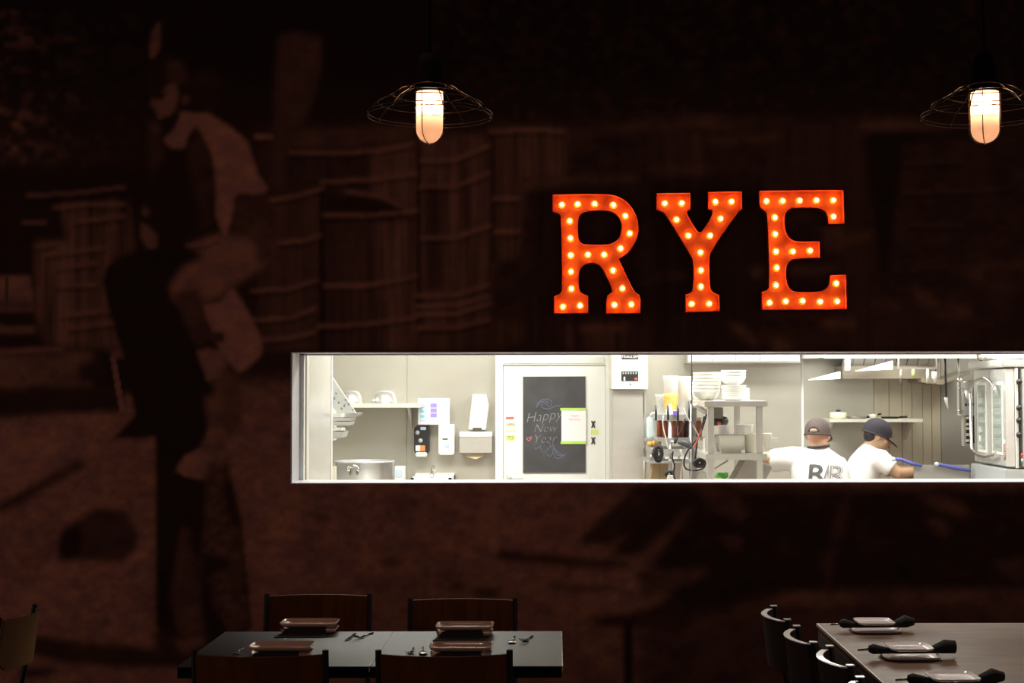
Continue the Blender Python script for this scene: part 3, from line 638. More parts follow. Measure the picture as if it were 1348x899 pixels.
setting(612, 826, 'at the far side of the right black table')
setting(371, 853, 'behind the near left chair on the black table')
setting(607.5, 853.5, 'behind the near right chair on the black table')
def fork(x, y, z, ang, label, kind='fork', L=.19, flip=1, grp='cutlery on the black tables'):
    """head towards -y before rotation"""
    m = MB()
    m.tube([(0, L, .004), (0, L*.6, .006), (0, L*.28, .004)], [.0045, .0035, .0025], 6)
    if kind == 'fork':
        m.box((-.011, .035, .002), (.011, .055, .004))
        for k in range(4): m.tube([(-.0125+k*.0083, .045, .003), (-.0125+k*.0083, .02, .008), (-.0125+k*.0083, -.01, .020)], .0017, 5)
    elif kind == 'spoon': m.ball((0, .03, .005), (.018, .030, .004), 14, 8)
    else: m.prism([(-.008, .07, .002), (.008, .07, .002), (.009, .02, .002), (.002, -.01, .002), (-.008, 0, .002)], (0, 0, .002))
    M = Matrix.Translation((x, y, z)) @ Matrix.Rotation(ang, 4, 'Z'); m.v = [tuple(M @ Vector(v)) for v in m.v]
    return tag(m.build(kind, CUTL), label, kind, grp)
def cut(px, py, ang, label, kind): p = PZ(px, py, TZ); fork(p.x, p.y, TZ, ang, label, kind, L=.15)
cut(456, 844, -.1, 'small knife right of the far plates on the left black table', 'knife')
cut(468, 842.5, -.35, 'fork right of the far plates on the left black table', 'fork')
cut(673.5, 848, -.05, 'spoon right of the far plates on the right black table', 'spoon')
cut(688, 847, -.25, 'fork right of the far plates on the right black table', 'fork')
cut(539, 864, 0, 'fork left of the near plates on the right black table', 'fork')
cut(557, 863, .1, 'spoon left of the near plates on the right black table', 'spoon')
cut(308, 864, 0, 'fork left of the near plates on the left black table', 'fork')
def roll_setting(cx, cy, where, s=1.0, big=False):
    o = MB(); rplate(o, cx, cy, TZ, .205*s, .155*s, .014); tag(o.build('dinner_plate', CERAM2), 'pale oval-cornered lower plate '+where, 'plate', 'plates on the wooden table')
    n = thing('napkin_roll', (cx, cy, TZ+.015), 'black napkin rolled around cutlery between plates '+where, 'napkin', 'napkin rolls on the wooden table')
    m = MB(); zc = TZ+.034
    m.tube([(cx-.145*s, cy-.005, zc), (cx-.13*s, cy-.005, zc), (cx-.07, cy, zc-.009), (cx+.07, cy+.005, zc-.009), (cx+.13*s, cy+.01, zc+.006), (cx+.165*s, cy+.012, zc+.004)], [.012, .019, .010, .010, .026, .015 if not big else .024], 14)
    m.build('napkin', NAP, n)
    h = MB(); h.tube([(cx-.185*s, cy-.008, zc-.004), (cx-.13*s, cy-.006, zc)], .0042, 8); h.build('cutlery_handle', CUTL, n)
    o = MB(); rplate(o, cx-.005, cy-.012, TZ+.0365, .155*s, .15*s, .011); tag(o.build('bread_plate', CERAM2), 'small rectangular upper plate '+where, 'plate', 'plates on the wooden table')

roll_setting(1.315, 5.93, 'nearest the wall on the wooden table')
roll_setting(1.315, 5.35, 'second from the wall on the wooden table', 1.05, True)
roll_setting(1.325, 4.80, 'at the bottom edge on the wooden table', 1.05)
#KITCHEN
def one(mb, name, m, label, cat, group=None, bevel=0): return tag(mb.build(name, m, bevel=bevel), label, cat, group)
def T0(name, px, py, Y, label, cat, group=None): p = PY(px, py, Y); return thing(name, (p.x, p.y, p.z), label, cat, group)
def kbox(parent, name, m, x0, y0, x1, y1, Y, D, bevel=0): return pbox(MB(), x0, y0, x1, y1, Y, D).build(name, m, parent, bevel=bevel)
# ---- white door with chalkboard (a door of the room)
DW = mat('door_white', (0.84, 0.86, 0.82), 0.45)
d = struct(kbox(None, 'door_1', DW, 662.5, 480, 797, 634, KY1-.03, .028)); b0 = PY(662, 480, KY1-.03)
ztop = PY(700, 468, KY1-.05).z
for nm, (xa, xb) in (('door_jamb', (652, 662)), ('door_jamb', (797.5, 805))):
    p, q = PY(xa, 600, KY1-.06), PY(xb, 600, KY1-.06); MB().box((p.x, KY1-.06, 0), (q.x, KY1, 2.06)).build(nm, DW, d)
p, q = PY(652, 480, KY1-.06), PY(805, 480, KY1-.06); MB().box((p.x, KY1-.055, p.z), (q.x, KY1, p.z+.08)).build('door_head', DW, d)
kbox(d, 'door_closer', mat('closer_pale', (.72, .74, .68), .5), 664, 470, 795, 478, KY1-.064, .01)
p, q = PY(662.5, 634, KY1-.03), PY(797, 634, KY1-.03); MB().box((p.x, KY1-.03, 0), (q.x, KY1-.002, p.z)).build('door_leaf', DW, d)
cb = T0('chalkboard', 729.7, 622, KY1-.04, 'black chalkboard with chalk greeting and small red heart on the white door', 'chalkboard')
kbox(cb, 'board', mat('chalkboard_black', (.075, .075, .08), .8, noise=.35, nscale=6), 688.5, 495.6, 771, 622, KY1-.042, .012)
YC = KY1-.0435
CH1 = mat('chalk_grey', (.32, .33, .36), .9); CH2 = mat('chalk_blue', (.20, .24, .36), .9); CH3 = mat('chalk_red', (.65, .2, .25), .9)
text_mesh('Happy', .105, 'chalk_text', CH1, cb, faceM(715, 548, YC) @ Matrix.Rotation(.12, 4, 'Z'), .35, .0003, -.0025)
text_mesh('New', .088, 'chalk_text', CH1, cb, faceM(717, 564, YC) @ Matrix.Rotation(.03, 4, 'Z'), .35, .0003, -.0025)
text_mesh('Year', .095, 'chalk_text', CH1, cb, faceM(716, 578, YC) @ Matrix.Rotation(.05, 4, 'Z'), .35, .0003, -.0025)
def scrib(L, m, name='chalk_stroke', r=.0022, ox=686, oy=520, s=8.99, Y=None, parent=None):
    MB().tube([PY(ox+x/s, oy+y/s, Y or YC) for x, y in L], r, 4).build(name, m, parent or cb)
scrib([(180,150),(200,90),(250,55),(310,45),(360,70),(360,120),(320,140),(300,100),(260,90),(235,130),(270,160),(330,165),(400,135),(470,120)], CH2)
scrib([(200,130),(230,80),(290,70),(330,90)], CH2)
scrib([(155,620),(170,640),(210,620),(235,570),(230,630),(260,690),(310,650),(350,600),(330,560)], CH2)
scrib([(300,700),(340,730),(380,690),(360,600),(400,660),(430,710),(480,720),(535,700),(500,730),(440,750),(400,740),(395,690)], CH2)
scrib([(370,570),(400,640),(450,690),(500,715)], CH2)
scrib([(95,545),(65,520),(70,500),(90,505),(100,520),(112,492),(125,495),(118,520),(95,545)], CH3, r=.003)
pp = T0('taped_paper', 755, 584, KY1-.05, 'white paper with faint pink lines taped to the chalkboard by green tape', 'paper')
kbox(pp, 'sheet', mat('paper_white', (.86, .84, .84), .7), 739, 539, 771.5, 584, KY1-.048, .003)
kbox(pp, 'tape', mat('green_tape', (.45, .75, .12), .6), 737.5, 537, 771.5, 540.2, KY1-.0505, .002); kbox(pp, 'tape', MATS['green_tape'], 738, 580.8, 772, 584.5, KY1-.0505, .002)
PK = mat('pink_ink', (.85, .42, .48), .8)
text_mesh('TEAM', .026, 'pink_text', PK, pp, faceM(756, 547.5, KY1-.0485)); text_mesh('MEETING', .022, 'pink_text', PK, pp, faceM(756, 552.5, KY1-.0485))
YD = KY1-.0325; INK = mat('dark_ink', (.06, .08, .03), .8)
def sticker(x0, y0, x1, y1, m, label, txt=None, sz=.02):
    o = T0('door_sticker', (x0+x1)/2, y1, YD, label, 'sticker', 'stickers on the white door'); kbox(o, 'patch', m, x0, y0, x1, y1, YD, .0015)
    if txt: text_mesh(txt, sz, 'print', INK, o, faceM((x0+x1)/2, (y0+y1)/2, YD-.0004))
PALEY = mat('pale_yellow_label', (.78, .84, .55), .7); YG = mat('yellow_green_label', (.68, .80, .25), .7)
sticker(666, 548.6, 676.5, 551.8, mat('red_tape', (.75, .15, .14), .7), 'thin red tape label topmost on the left of the white door')
sticker(665.5, 556, 679.5, 561.5, PALEY, 'pale label with black print below the red tape', 'JAN', .03)
sticker(666, 565, 679, 569, PALEY, 'narrow pale label with dotted print between two others', 'a r r r v', .02)
sticker(666, 573, 678, 580, YG, 'yellow-green label with numbers, lowest on the door left', '723', .034)
sticker(777.5, 565.5, 788, 572, YG, 'yellow-green square label on the right of the white door')
def person_icon(cy, label):
    o = T0('door_sticker', 781, cy+5, YD, label, 'sticker', 'stickers on the white door')
    m = MB()
    for L in ([(778.5, cy-4.5), (780.6, cy-1), (780.2, cy+1.5), (778.8, cy+4.6)], [(783.3, cy-4.5), (781.2, cy-1), (781.6, cy+1.5), (783, cy+4.6)], [(779.5, cy-1.2), (782.5, cy+.8)], [(780.9, cy-3.6), (780.9, cy-2)]):
        m.tube([PY(x, y, YD) for x, y in L], .0052, 5)
    m.build('mark', BLKP, o)
person_icon(558.5, 'small black crossed mark above the yellow-green square label'); person_icon(580, 'small black crossed mark below the yellow-green square label')
sc_ = T0('door_scribble', 673, 632, YD, 'grey scribbled writing near the bottom left of the white door', 'writing')
GI = mat('grey_ink', (.4, .4, .4), .8)
for L in ([(668,624),(667,631),(670,626),(671,632),(673,627),(674,632)], [(667,631.5),(672,629),(676,631),(680,629.5),(684,630),(689,629.5)], [(670,630),(673,632),(676,630)]): scrib(L, GI, 'pen_stroke', .002, 0, 0, 1, YD, sc_)
# ---- left bay
sh = T0('wall_shelf', 500, 537, 10.3, 'long pale steel shelf on the back wall left of the white door', 'shelf')
def shelf(o, x0, x1, ytop, ybot, Yf, m, mb=None):
    a = PY(x0, ytop, Yf); b = PY(x1, ybot, Yf); MB().box((a.x, Yf, b.z), (b.x, KY1-.012, a.z)).build('shelf_board', m, o)
SHM = mat('shelf_cream', (.74, .72, .62), .35, .3)
shelf(sh, 425, 553, 531.5, 536.5, 10.25, SHM)
for x in (537, 447): q = PY(x, 536.5, 10.3); MB().prism([(q.x-.005, 10.3, q.z), (q.x-.005, KY1-.012, q.z), (q.x-.005, KY1-.012, q.z-.16)], (.01, 0, 0)).build('bracket', STEEL2, sh)
shz = PY(500, 531.5, 10.25).z
def bowl_down(px, Y, r, h, label):
    X = PY(px, 530, Y).x; m = MB(); m.lathe((X, Y, shz), [(r+.008, .001), (r+.008, .004), (r, .004), (r*.99, h*.25), (r*.9, h*.6), (r*.68, h*.88), (r*.35, h*.99), (0, h), (0, h-.002), (r*.34, h*.985), (r*.66, h*.87), (r*.88, h*.59), (r*.97, h*.25), (r*.98, .003), (r+.008, .001)], 28)
    one(m, 'mixing_bowl', mat('bowl_steel', (.9, .9, .9), .18, .75), label, 'bowl', 'upturned bowls on the shelf')
bowl_down(462, 10.40, .085, .095, 'upturned steel bowl on the shelf partly behind the tilted perforated tray')
bowl_down(506, 10.40, .095, .095, 'upturned steel bowl in full view on the long wall shelf')
rk = T0('tray_rack', 445, 575, 8.9, 'grey perforated tray rack jutting out past the pale corner panel', 'rack')
RKM = mat('rack_pale', (.66, .69, .69), .4, .3)
def quadpx(L, Y, D, name, m, par): return MB().prism([PY(x, y, Y) for x, y in L], (0, D, 0)).build(name, m, par)
quadpx([(434,494),(438.5,498),(455,523),(471,547),(445,545),(434,531)], 9.0, .02, 'tilted_tray', RKM, rk)
for x, y in ((442.5,517.5),(440.3,524.3),(455,526),(453.3,534),(449.8,538),(464.5,539),(446,530),(459,532)): q = PY(x, y, 9.0); MB().ball(q, (.006, .004, .009), 8, 6).build('hole', STEELD, rk)
for (L, mm_) in (([(436,544.5),(471,543.5),(471.5,548),(465,549),(436,549)], CHROME), ([(436,549.5),(463,549.5),(461,554),(436,554)], RKM), ([(436,555),(461,555),(459,560),(436,560)], RKM), ([(436,563),(455,562.5),(455,566.5),(436,567)], CHROME), ([(436,568),(452,568),(450,576),(436,578)], RKM)):
    quadpx(L, 8.95, .22, 'ledge', mm_, rk)
a, b = PY(430, 560, 8.9), PY(439, 582, 8.9); MB().box((a.x-.15, 8.72, b.z), (a.x, 9.3, b.z+.33)).build('mount', STEEL2, rk)
pot = T0('stock_pot', 480, 640, 9.9, 'large steel stock pot with a looped handle at the sill', 'pot')
c = PY(479.5, 606, 9.9); R_ = 39/F*9.9
m = MB(); m.lathe((c.x, 9.9, 0), [(0, c.z-.42), (R_-.01, c.z-.42), (R_-.005, c.z-.40), (R_-.005, c.z-.012), (R_+.004, c.z-.012), (R_+.006, c.z-.004), (R_+.002, c.z), (R_-.012, c.z-.003), (R_-.012, c.z-.38), (0, c.z-.38)], 40); m.build('body', mat('pot_steel', (.62, .63, .64), .25, .5), pot)
MB().tube([PY(x, y, 9.9-R_-.02) for x, y in ((459,620),(458.5,616),(461,613.8),(468,613.6),(471,616),(472,620))], .011, 10).build('handle', CHROME, pot)
MB().tube([PY(x, y, 9.9-R_) for x, y in ((461,618),(461,626))], .008, 8).build('lug', STEELD, pot); MB().tube([PY(x, y, 9.9-R_) for x, y in ((470.5,618),(470.5,625))], .008, 8).build('lug', STEELD, pot)
ct = struct(MB().box((-2.25, 9.45, c.z-.46), (PY(534, 600, 9.6).x, KY1-.02, c.z-.42)).build('kitchen_worktop', STEEL2)); ct['kind'] = 'thing'; tag(ct, 'steel worktop under the stock pot, just below the sill line', 'worktop')
o = MB(); pbox(o, 437.5, 614, 442, 634, 9.6, .03); o.box((PY(437.5, 614, 9.6).x, 9.6, c.z-.42), (PY(442, 614, 9.6).x, 9.63, PY(440, 633, 9.6).z)); one(o, 'upright_post', mat('cream_post', (.8, .78, .66), .5), 'short cream upright post left of the stock pot', 'post')
bx = T0('small_box', 526, 634, 10.1, 'small pale box with blue label right of the stock pot', 'box'); kbox(bx, 'body', PLASTW, 519.5, 614, 532, 634, 10.1, .1, .003); kbox(bx, 'label', mat('pale_blue', (.55, .68, .78), .6), 521, 618, 530, 628, 10.098, .002)
# hand wash corner
YB = KY1-.012
ch = T0('wall_chart', 571, 559, YB, 'laminated chart of cyan and violet blocks above the soap dispensers', 'chart')
YP = YB-.10
kbox(ch, 'sheet', mat('chart_paper', (.84, .84, .88), .5), 550.5, 524.2, 592, 558.8, YP, .002)
kbox(ch, 'clip_block', STEEL2, 560, 526, 582, 556, YP+.002, .098)
VI = mat('chart_violet', (.33, .26, .75), .6); CYAN = mat('chart_cyan', (.25, .72, .84), .6); LB = mat('chart_lilac', (.66, .68, .88), .6)
for y in (531, 537.5, 544): kbox(ch, 'violet_block', VI, 566.5, y, 575, y+5.6, YP-.001, .001)
for y in (533, 539.5, 546): kbox(ch, 'cyan_block', CYAN, 553, y, 559, y+4, YP-.001, .001); kbox(ch, 'cyan_block', mat('chart_pale_cyan', (.62, .84, .88), .6), 577, y-2, 583.5, y+2.6, YP-.001, .001)
kbox(ch, 'lilac_band', LB, 553, 552, 581, 555, YP-.001, .001); kbox(ch, 'lilac_band', LB, 559, 527, 568, 528.5, YP-.001, .001)
YW = YB-.10
sd = T0('soap_dispenser', 554.5, 601, YW, 'black soap dispenser with an orange and white label', 'dispenser', 'wall dispensers by the sink')
def rpoly(x0, y0, x1, y1, r, Y, D, name, m, par, n=5):
    L = []
    for cx, cy, a0 in ((x1-r, y0+r, -1), (x1-r, y1-r, 0), (x0+r, y1-r, 1), (x0+r, y0+r, 2)):
        for k in range(n+1): t = (a0+k/n)*PI/2; L.append((cx+r*math.cos(t), cy+r*math.sin(t)))
    return MB().prism([PY(x, y, Y) for x, y in L], (0, D, 0)).build(name, m, par, bevel=.002)
rpoly(545, 560.5, 564.5, 597.5, 5, YW, .10, 'housing', BLKP, sd); rpoly(547, 595, 562, 601.5, 2.5, YW-.01, .08, 'push_bar', mat('grey_bar', (.62, .63, .64), .4), sd)
kbox(sd, 'white_label', PLASTW, 547.2, 586.3, 553, 593.6, YW-.002, .003); kbox(sd, 'orange_label', mat('orange_label', (.85, .25, .06), .5), 553, 586.3, 559.6, 593.6, YW-.002, .003); kbox(sd, 'lock_plate', mat('blue_grey', (.45, .5, .62), .4), 553.5, 562, 560.5, 566, YW-.002, .003)
for x, y, r in ((549.5,569.5,3), (553.5,580,3)): MB().ball(PY(x, y, YW), (r/F*10.5, .012, r/F*10.5), 12, 8).build('window_boss', mat('grey_boss', (.45, .45, .45), .2), sd)
wd = T0('towel_box', 587.5, 598, YW, 'tall white dispenser with a small blue label beside the black one', 'dispenser', 'wall dispensers by the sink')
rpoly(577.3, 558.5, 598, 598, 2, YW, .10, 'housing', PLASTW, wd); kbox(wd, 'blue_label', mat('sky_label', (.4, .62, .85), .6), 586, 585.5, 591.5, 589.8, YW-.002, .003); kbox(wd, 'print_bar', INK, 582.5, 577, 589.5, 578.8, YW-.002, .003); kbox(wd, 'nozzle', mat('grey_bar', (.62, .63, .64), .4), 579, 594.5, 596, 598.8, YW-.006, .05)
gl = T0('glove_dispenser', 630, 565, YW, 'plain white angular wall holder above the paper towel box', 'dispenser', 'wall dispensers by the sink')
quadpx([(622.2,519.2),(640,519.5),(643.2,534),(639,565.5),(634,565.5),(634,563),(622,563),(622,565.5),(616.8,564.8)], YW, .10, 'housing', PLASTW, gl)
pt = T0('paper_towel_dispenser', 626, 598, YW, 'grey steel paper towel dispenser with tan towel below the white holder', 'dispenser', 'wall dispensers by the sink')
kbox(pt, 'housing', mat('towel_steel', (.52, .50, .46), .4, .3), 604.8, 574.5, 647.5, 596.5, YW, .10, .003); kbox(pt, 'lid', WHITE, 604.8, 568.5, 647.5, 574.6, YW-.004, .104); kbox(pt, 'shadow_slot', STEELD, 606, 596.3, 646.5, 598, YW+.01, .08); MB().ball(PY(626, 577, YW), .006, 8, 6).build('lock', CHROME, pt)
MB().prism([PY(x, y, YW+.03) for x, y in ((612,597.5),(638,597.5),(637,600.5),(626,604.5),(615,601.5))], (0, .03, 0)).build('towel', mat('tan_towel', (.72, .60, .38), .8), pt)
sk = T0('hand_sink', 568, 640, 10.25, 'white hand sink with chrome tap under the dispensers', 'sink')
a, b = PY(541, 629, 10.2), PY(594, 634, 10.2)
m = MB(); m.box((a.x, 10.2, a.z-.14), (b.x, 10.22, a.z)); m.box((a.x, 10.2, a.z-.14), (a.x+.02, KY1-.012, a.z)); m.box((b.x-.02, 10.2, a.z-.14), (b.x, KY1-.012, a.z)); m.box((a.x, 10.2, a.z-.14), (b.x, KY1-.012, a.z-.12)); m.box((a.x, KY1-.1, a.z-.14), (b.x, KY1-.012, a.z+.012)); m.build('basin', PLASTW, sk)
q = PY(569.5, 615, 10.4); MB().tube([(q.x, 10.55, a.z), (q.x, 10.52, q.z-.03), (q.x, 10.46, q.z), (q.x, 10.38, q.z-.02), (q.x, 10.34, q.z-.06), (q.x, 10.33, q.z-.10)], [.016, .014, .012, .012, .012, .010], 10).build('tap', CHROME, sk)
# ---- tall freezer with control head
fz = thing('upright_freezer', (PY(828, 600, 10.0).x, 10.0, 0), 'tall stainless freezer with a control head beside the white door', 'freezer')
a, b = PY(805.5, 513, 10.0), PY(850.5, 513, 10.0)
MB().box((a.x, 10.0, .1), (b.x, 10.58, a.z)).build('cabinet', mat('freezer_steel', (.60, .57, .52), .28, .6, noise=.08, nscale=2, stretch=(1, 1, 6)), fz, bevel=.006)
MB().box((b.x-.02, 9.993, .2), (b.x-.012, 10.0, a.z-.02)).build('door_edge', CHROME, fz)
for x in (a.x+.03, b.x-.06): MB().box((x, 10.03, 0), (x+.03, 10.06, .1)).build('foot', BLACK, fz)
h0, h1 = PY(805.5, 512.5, 9.95), PY(853, 512.5, 9.95)
MB().box((h0.x, 9.95, h0.z), (h1.x, 10.58, 2.12)).build('control_head', mat('cream_steel', (.76, .73, .62), .45, .15), fz, bevel=.004)
kbox(fz, 'badge', BLKP, 818.3, 466, 840.6, 472.6, 9.945, .006); text_mesh('TRAULSEN', .026, 'badge_text', PLASTW, fz, faceM(829.4, 469.6, 9.944), .2)
kbox(fz, 'display', BLKP, 818, 488.8, 840.2, 501.2, 9.944, .007)
for k in range(6): kbox(fz, 'display_light', mat('display_grey', (.35, .38, .33), .5), 819.5+k*3.4, 490, 821.2+k*3.4, 492.3, 9.942, .003)
kbox(fz, 'display_switch', PLASTW, 821, 496, 823, 501, 9.938, .006); MB().ball(PY(837, 499, 9.943), (.011, .006, .010), 10, 6).build('red_button', RED, fz); MB().ball(PY(830, 505.5, 9.95), (.009, .006, .009), 10, 6).build('key_lock', STEELD, fz); MB().ball(PY(845, 487.5, 9.95), (.006, .006, .010), 10, 6).build('screw', CHROME, fz)
# ---- white lit cabinet strip above
wc = T0('wall_cabinet', 980, 478, 10.25, 'row of glossy white cupboard fronts high on the steel wall', 'cabinet')
zt = 2.3; zb_ = PY(950, 475.6, 10.25).z
xs_ = [905.5, 937, 968.5, 1000.5, 1053]
for x0, x1 in zip(xs_[:-1], xs_[1:]): p, q = PY(x0+.6, 470, 10.25), PY(x1-.6, 470, 10.25); MB().box((p.x, 10.25, zb_), (q.x, 10.27, zt)).build('door', mat('cupboard_white', (.74, .75, .76), .3), wc)
p, q = PY(905, 470, 10.27), PY(1053.5, 470, 10.27); MB().box((p.x, 10.27, zb_-.012), (q.x, KY1-.012, zt)).build('body', STEEL2, wc)
# ---- pass shelf unit seen end on
pu = thing('pass_shelf', (1.05, 9.2, 0), 'two-tier steel pass shelf on square posts, seen end on', 'shelf')
YF, YK = 8.6, 9.75
A = PY(927.5, 528, YF); B = PY(1010.5, 535.2, YF); zt1, zb1 = A.z, B.z
MB().box((A.x, YF, zb1), (B.x, YK, zt1)).build('top_shelf', STEEL2, pu, bevel=.003)
C = PY(929, 597.5, YF); D_ = PY(1010.5, 605.5, YF); zt2, zb2 = C.z, D_.z
MB().box((C.x, YF, zb2), (D_.x, YK, zt2)).build('lower_shelf', STEEL2, pu, bevel=.003)
for x0, x1 in ((932, 940), (996.3, 1004)):
    p, q = PY(x0, 560, YF+.02), PY(x1, 560, YF+.02)
    MB().box((p.x, YF+.02, .95), (q.x, YF+.06, zb2)).build('post', STEEL2, pu); MB().box((p.x, YF+.02, zt2), (q.x, YF+.06, zb1)).build('post', STEEL2, pu)
    MB().box((p.x, YK-.06, .95), (q.x, YK-.02, zb2)).build('post', STEEL2, pu); MB().box((p.x, YK-.06, zt2), (q.x, YK-.02, zb1)).build('post', STEEL2, pu)
pc = thing('prep_counter', (1.2, 9.2, 0), 'steel prep counter carrying the pass shelf, hidden below the sill', 'counter')
MB().box((.905, 8.3, .91), (1.40, 9.85, .95)).build('worktop', STEEL2, pc)
for x in (.94, 1.37):
    for y in (8.35, 9.8): MB().box((x-.02, y-.02, 0), (x+.02, y+.02, .91)).build('leg', STEEL2, pc)
def bowl(X, Y, z, r, h, label, grp, m=CERAM, sq=1.0):
    mb = MB(); mb.lathe((X, Y, z), [(0, 0), (r*.45, 0), (r*.5, .004), (r*.8, h*.35), (r*.96, h*.75), (r, h), (r-.006, h), (r*.90, h*.72), (r*.74, h*.38), (r*.4, .012), (0, .01)], 26); return one(mb, 'serving_bowl', m, label, 'bowl', grp)
def dish(X, Y, z, r, h, label, grp): mb = MB(); mb.lathe((X, Y, z), [(0, 0), (r*.6, 0), (r*.85, h*.3), (r, h), (r-.003, h+.001), (r*.8, h*.45), (r*.55, .005), (0, .004)], 26); return one(mb, 'plate', CERAM, label, 'plate', grp)
Xl = PY(933, 520, 8.95).x; Xr = PY(965.5, 520, 8.85).x
CRB = mat('cream_ceramic', (.80, .79, .72), .3)
lv = ['bottom', 'second from the bottom', 'middle', 'second from the top', 'top']
z = zt1
for k in range(6):
    bowl(Xl+(k-2)*.002-.012, 8.95, z, .087+.001*k, .070, 'cream serving bowl, %s of the left stack on the pass shelf' % ['bottom', 'second from the bottom', 'third from the bottom', 'third from the top', 'second from the top', 'top'][k], 'left stack of bowls', CRB); z += .0215
z = zt1
for k in range(8):
    dish(Xr+.002*(k % 3), 8.85, z, .077+.0005*k, .020, 'white plate in the right stack on the pass shelf, '+('lowest', 'second lowest', 'third from the bottom', 'fourth from the bottom', 'fourth from the top', 'third from the top', 'second from the top', 'topmost, directly under the bowls')[k], 'right stack of plates'); z += .0108
for k in range(3):
    bowl(Xr-.002+.002*k, 8.85, z+.010, .081-.001*k, .056, 'white serving bowl, %s of three on top of the plate stack' % ['lowest', 'middle', 'topmost'][k], 'bowls on the plate stack'); z += .0185
o = MB(); p = PY(984.5, 510, 8.9); pbox(o, 982.3, 510.2, 986.8, 527, 8.9, .05); one(o, 'carton', PLASTW, 'narrow white carton right of the plate stack', 'carton')
Xm = PY(915, 520, 9.3).x
for k in range(3): bowl(A.x+.045, 9.35+.0*k, zt1+.03*k, .062, .06, 'cream bowl, %s in the short stack at the shelf rear' % ['lowest', 'middle', 'topmost'][k], 'rear stack of bowls', CRB)
# items on the lower shelf
def tubpx(x0, x1, y0, y1, Y, taper, name, m, label, cat, grp=None, lid=None, zfix=None):
    a = PY(x0, y0, Y); b = PY(x1, y1, Y); r = (b.x-a.x)/2; cx = (a.x+b.x)/2; zb = b.z if zfix is None else zfix; h = a.z-zb
    mb = MB(); mb.lathe((cx, Y, zb), [(0, 0), (r*taper, 0), (r*.97, h*.93), (r, h*.94), (r, h), (r*.94, h), (r*taper*.93, .006), (0, .006)], 26)
    return one(mb, name, m, label, cat, grp)
def panpx(x0, x1, y0, y1, Y, Dp, m, label, name='steel_pan', taper=.13, zfix=None):
    a = PY(x0, y0, Y); b = PY(x1, y1, Y); zb = b.z if zfix is None else zfix; w_ = b.x-a.x; t_ = w_*taper
    lo = [(a.x+t_, Y+t_), (b.x-t_, Y+t_), (b.x-t_, Y+Dp-t_), (a.x+t_, Y+Dp-t_)]; hi = [(a.x, Y), (b.x, Y), (b.x, Y+Dp), (a.x, Y+Dp)]; e = .012
    ho = [(a.x-e, Y-e), (b.x+e, Y-e), (b.x+e, Y+Dp+e), (a.x-e, Y+Dp+e)]; s_ = .004
    li = [(x+(s_ if i in (0, 3) else -s_), y+(s_ if i < 2 else -s_)) for i, (x, y) in enumerate(lo)]; hi2 = [(x+(s_ if i in (0, 3) else -s_), y+(s_ if i < 2 else -s_)) for i, (x, y) in enumerate(hi)]
    vs = [(x, y, zb) for x, y in lo]+[(x, y, a.z-.004) for x, y in hi]+[(x, y, a.z-.004) for x, y in ho]+[(x, y, a.z) for x, y in ho]+[(x, y, a.z) for x, y in hi2]+[(x, y, zb+.004) for x, y in li]
    fs = [(3, 2, 1, 0), (20, 21, 22, 23)]+[(i*4+k, i*4+(k+1) % 4, i*4+4+(k+1) % 4, i*4+4+k) for i in range(5) for k in range(4)]
    mb = MB(); mb.add(vs, fs); return one(mb, name, m, label, 'pan', bevel=.002)
panpx(946, 980.5, 572.5, 596.5, 8.68, .16, mat('pan_steel', (.55, .53, .47), .3, .6), 'deep steel pan at the front of the lower pass shelf', zfix=zt2)
panpx(942, 975, 573, 596.5, 8.9, .15, STEEL2, 'second steel pan tucked behind the front one', zfix=zt2)
tubpx(980, 997, 570, 597, 8.75, .9, 'food_tub', mat('cream_tub', (.82, .78, .66), .5), 'cream food tub behind the right front post of the pass shelf', 'tub', 'white tubs on the lower shelf', zfix=zt2)
def stand(x0, x1, y0, y1, Y, taper, label, base_h_label, m=PLASTW):      # tub standing on an upturned tub of its own
    tubpx(x0, x1, y0, y1, Y, taper, 'food_tub', m, label, 'tub', 'white tubs on the lower shelf')
    a = PY(x0+2, y1, Y); b = PY(x1-2, y1, Y); mb = MB(); mb.lathe(((a.x+b.x)/2, Y, zt2), [(0, 0), ((b.x-a.x)/2, 0), ((b.x-a.x)/2*.95, a.z-zt2-.001), (0, a.z-zt2-.001)], 20); one(mb, 'storage_tub', mat('grey_tub', (.55, .55, .5), .5), base_h_label, 'tub')
stand(945, 960.5, 559.5, 573.5, 9.15, .95, 'pinkish white cup above the steel pan, left one', 'hidden grey tub holding up the left white cup', mat('pinkish_cup', (.84, .78, .80), .5))
stand(967, 992, 559, 573.5, 9.2, .85, 'wide white tub above the steel pan, right one', 'hidden grey tub holding up the wide white tub')
ci = tubpx(1003.5, 1016, 570.2, 592.5, 8.78, .55, 'measuring_cup', mat('cup_cream', (.84, .82, .74), .5), 'white tapered cup overhanging the right end of the pass shelf', 'cup')
hb = MB(); pbox(hb, 1012, 576.3, 1024, 582.8, 8.78, .03); hb.build('handle', PLASTW, ci)
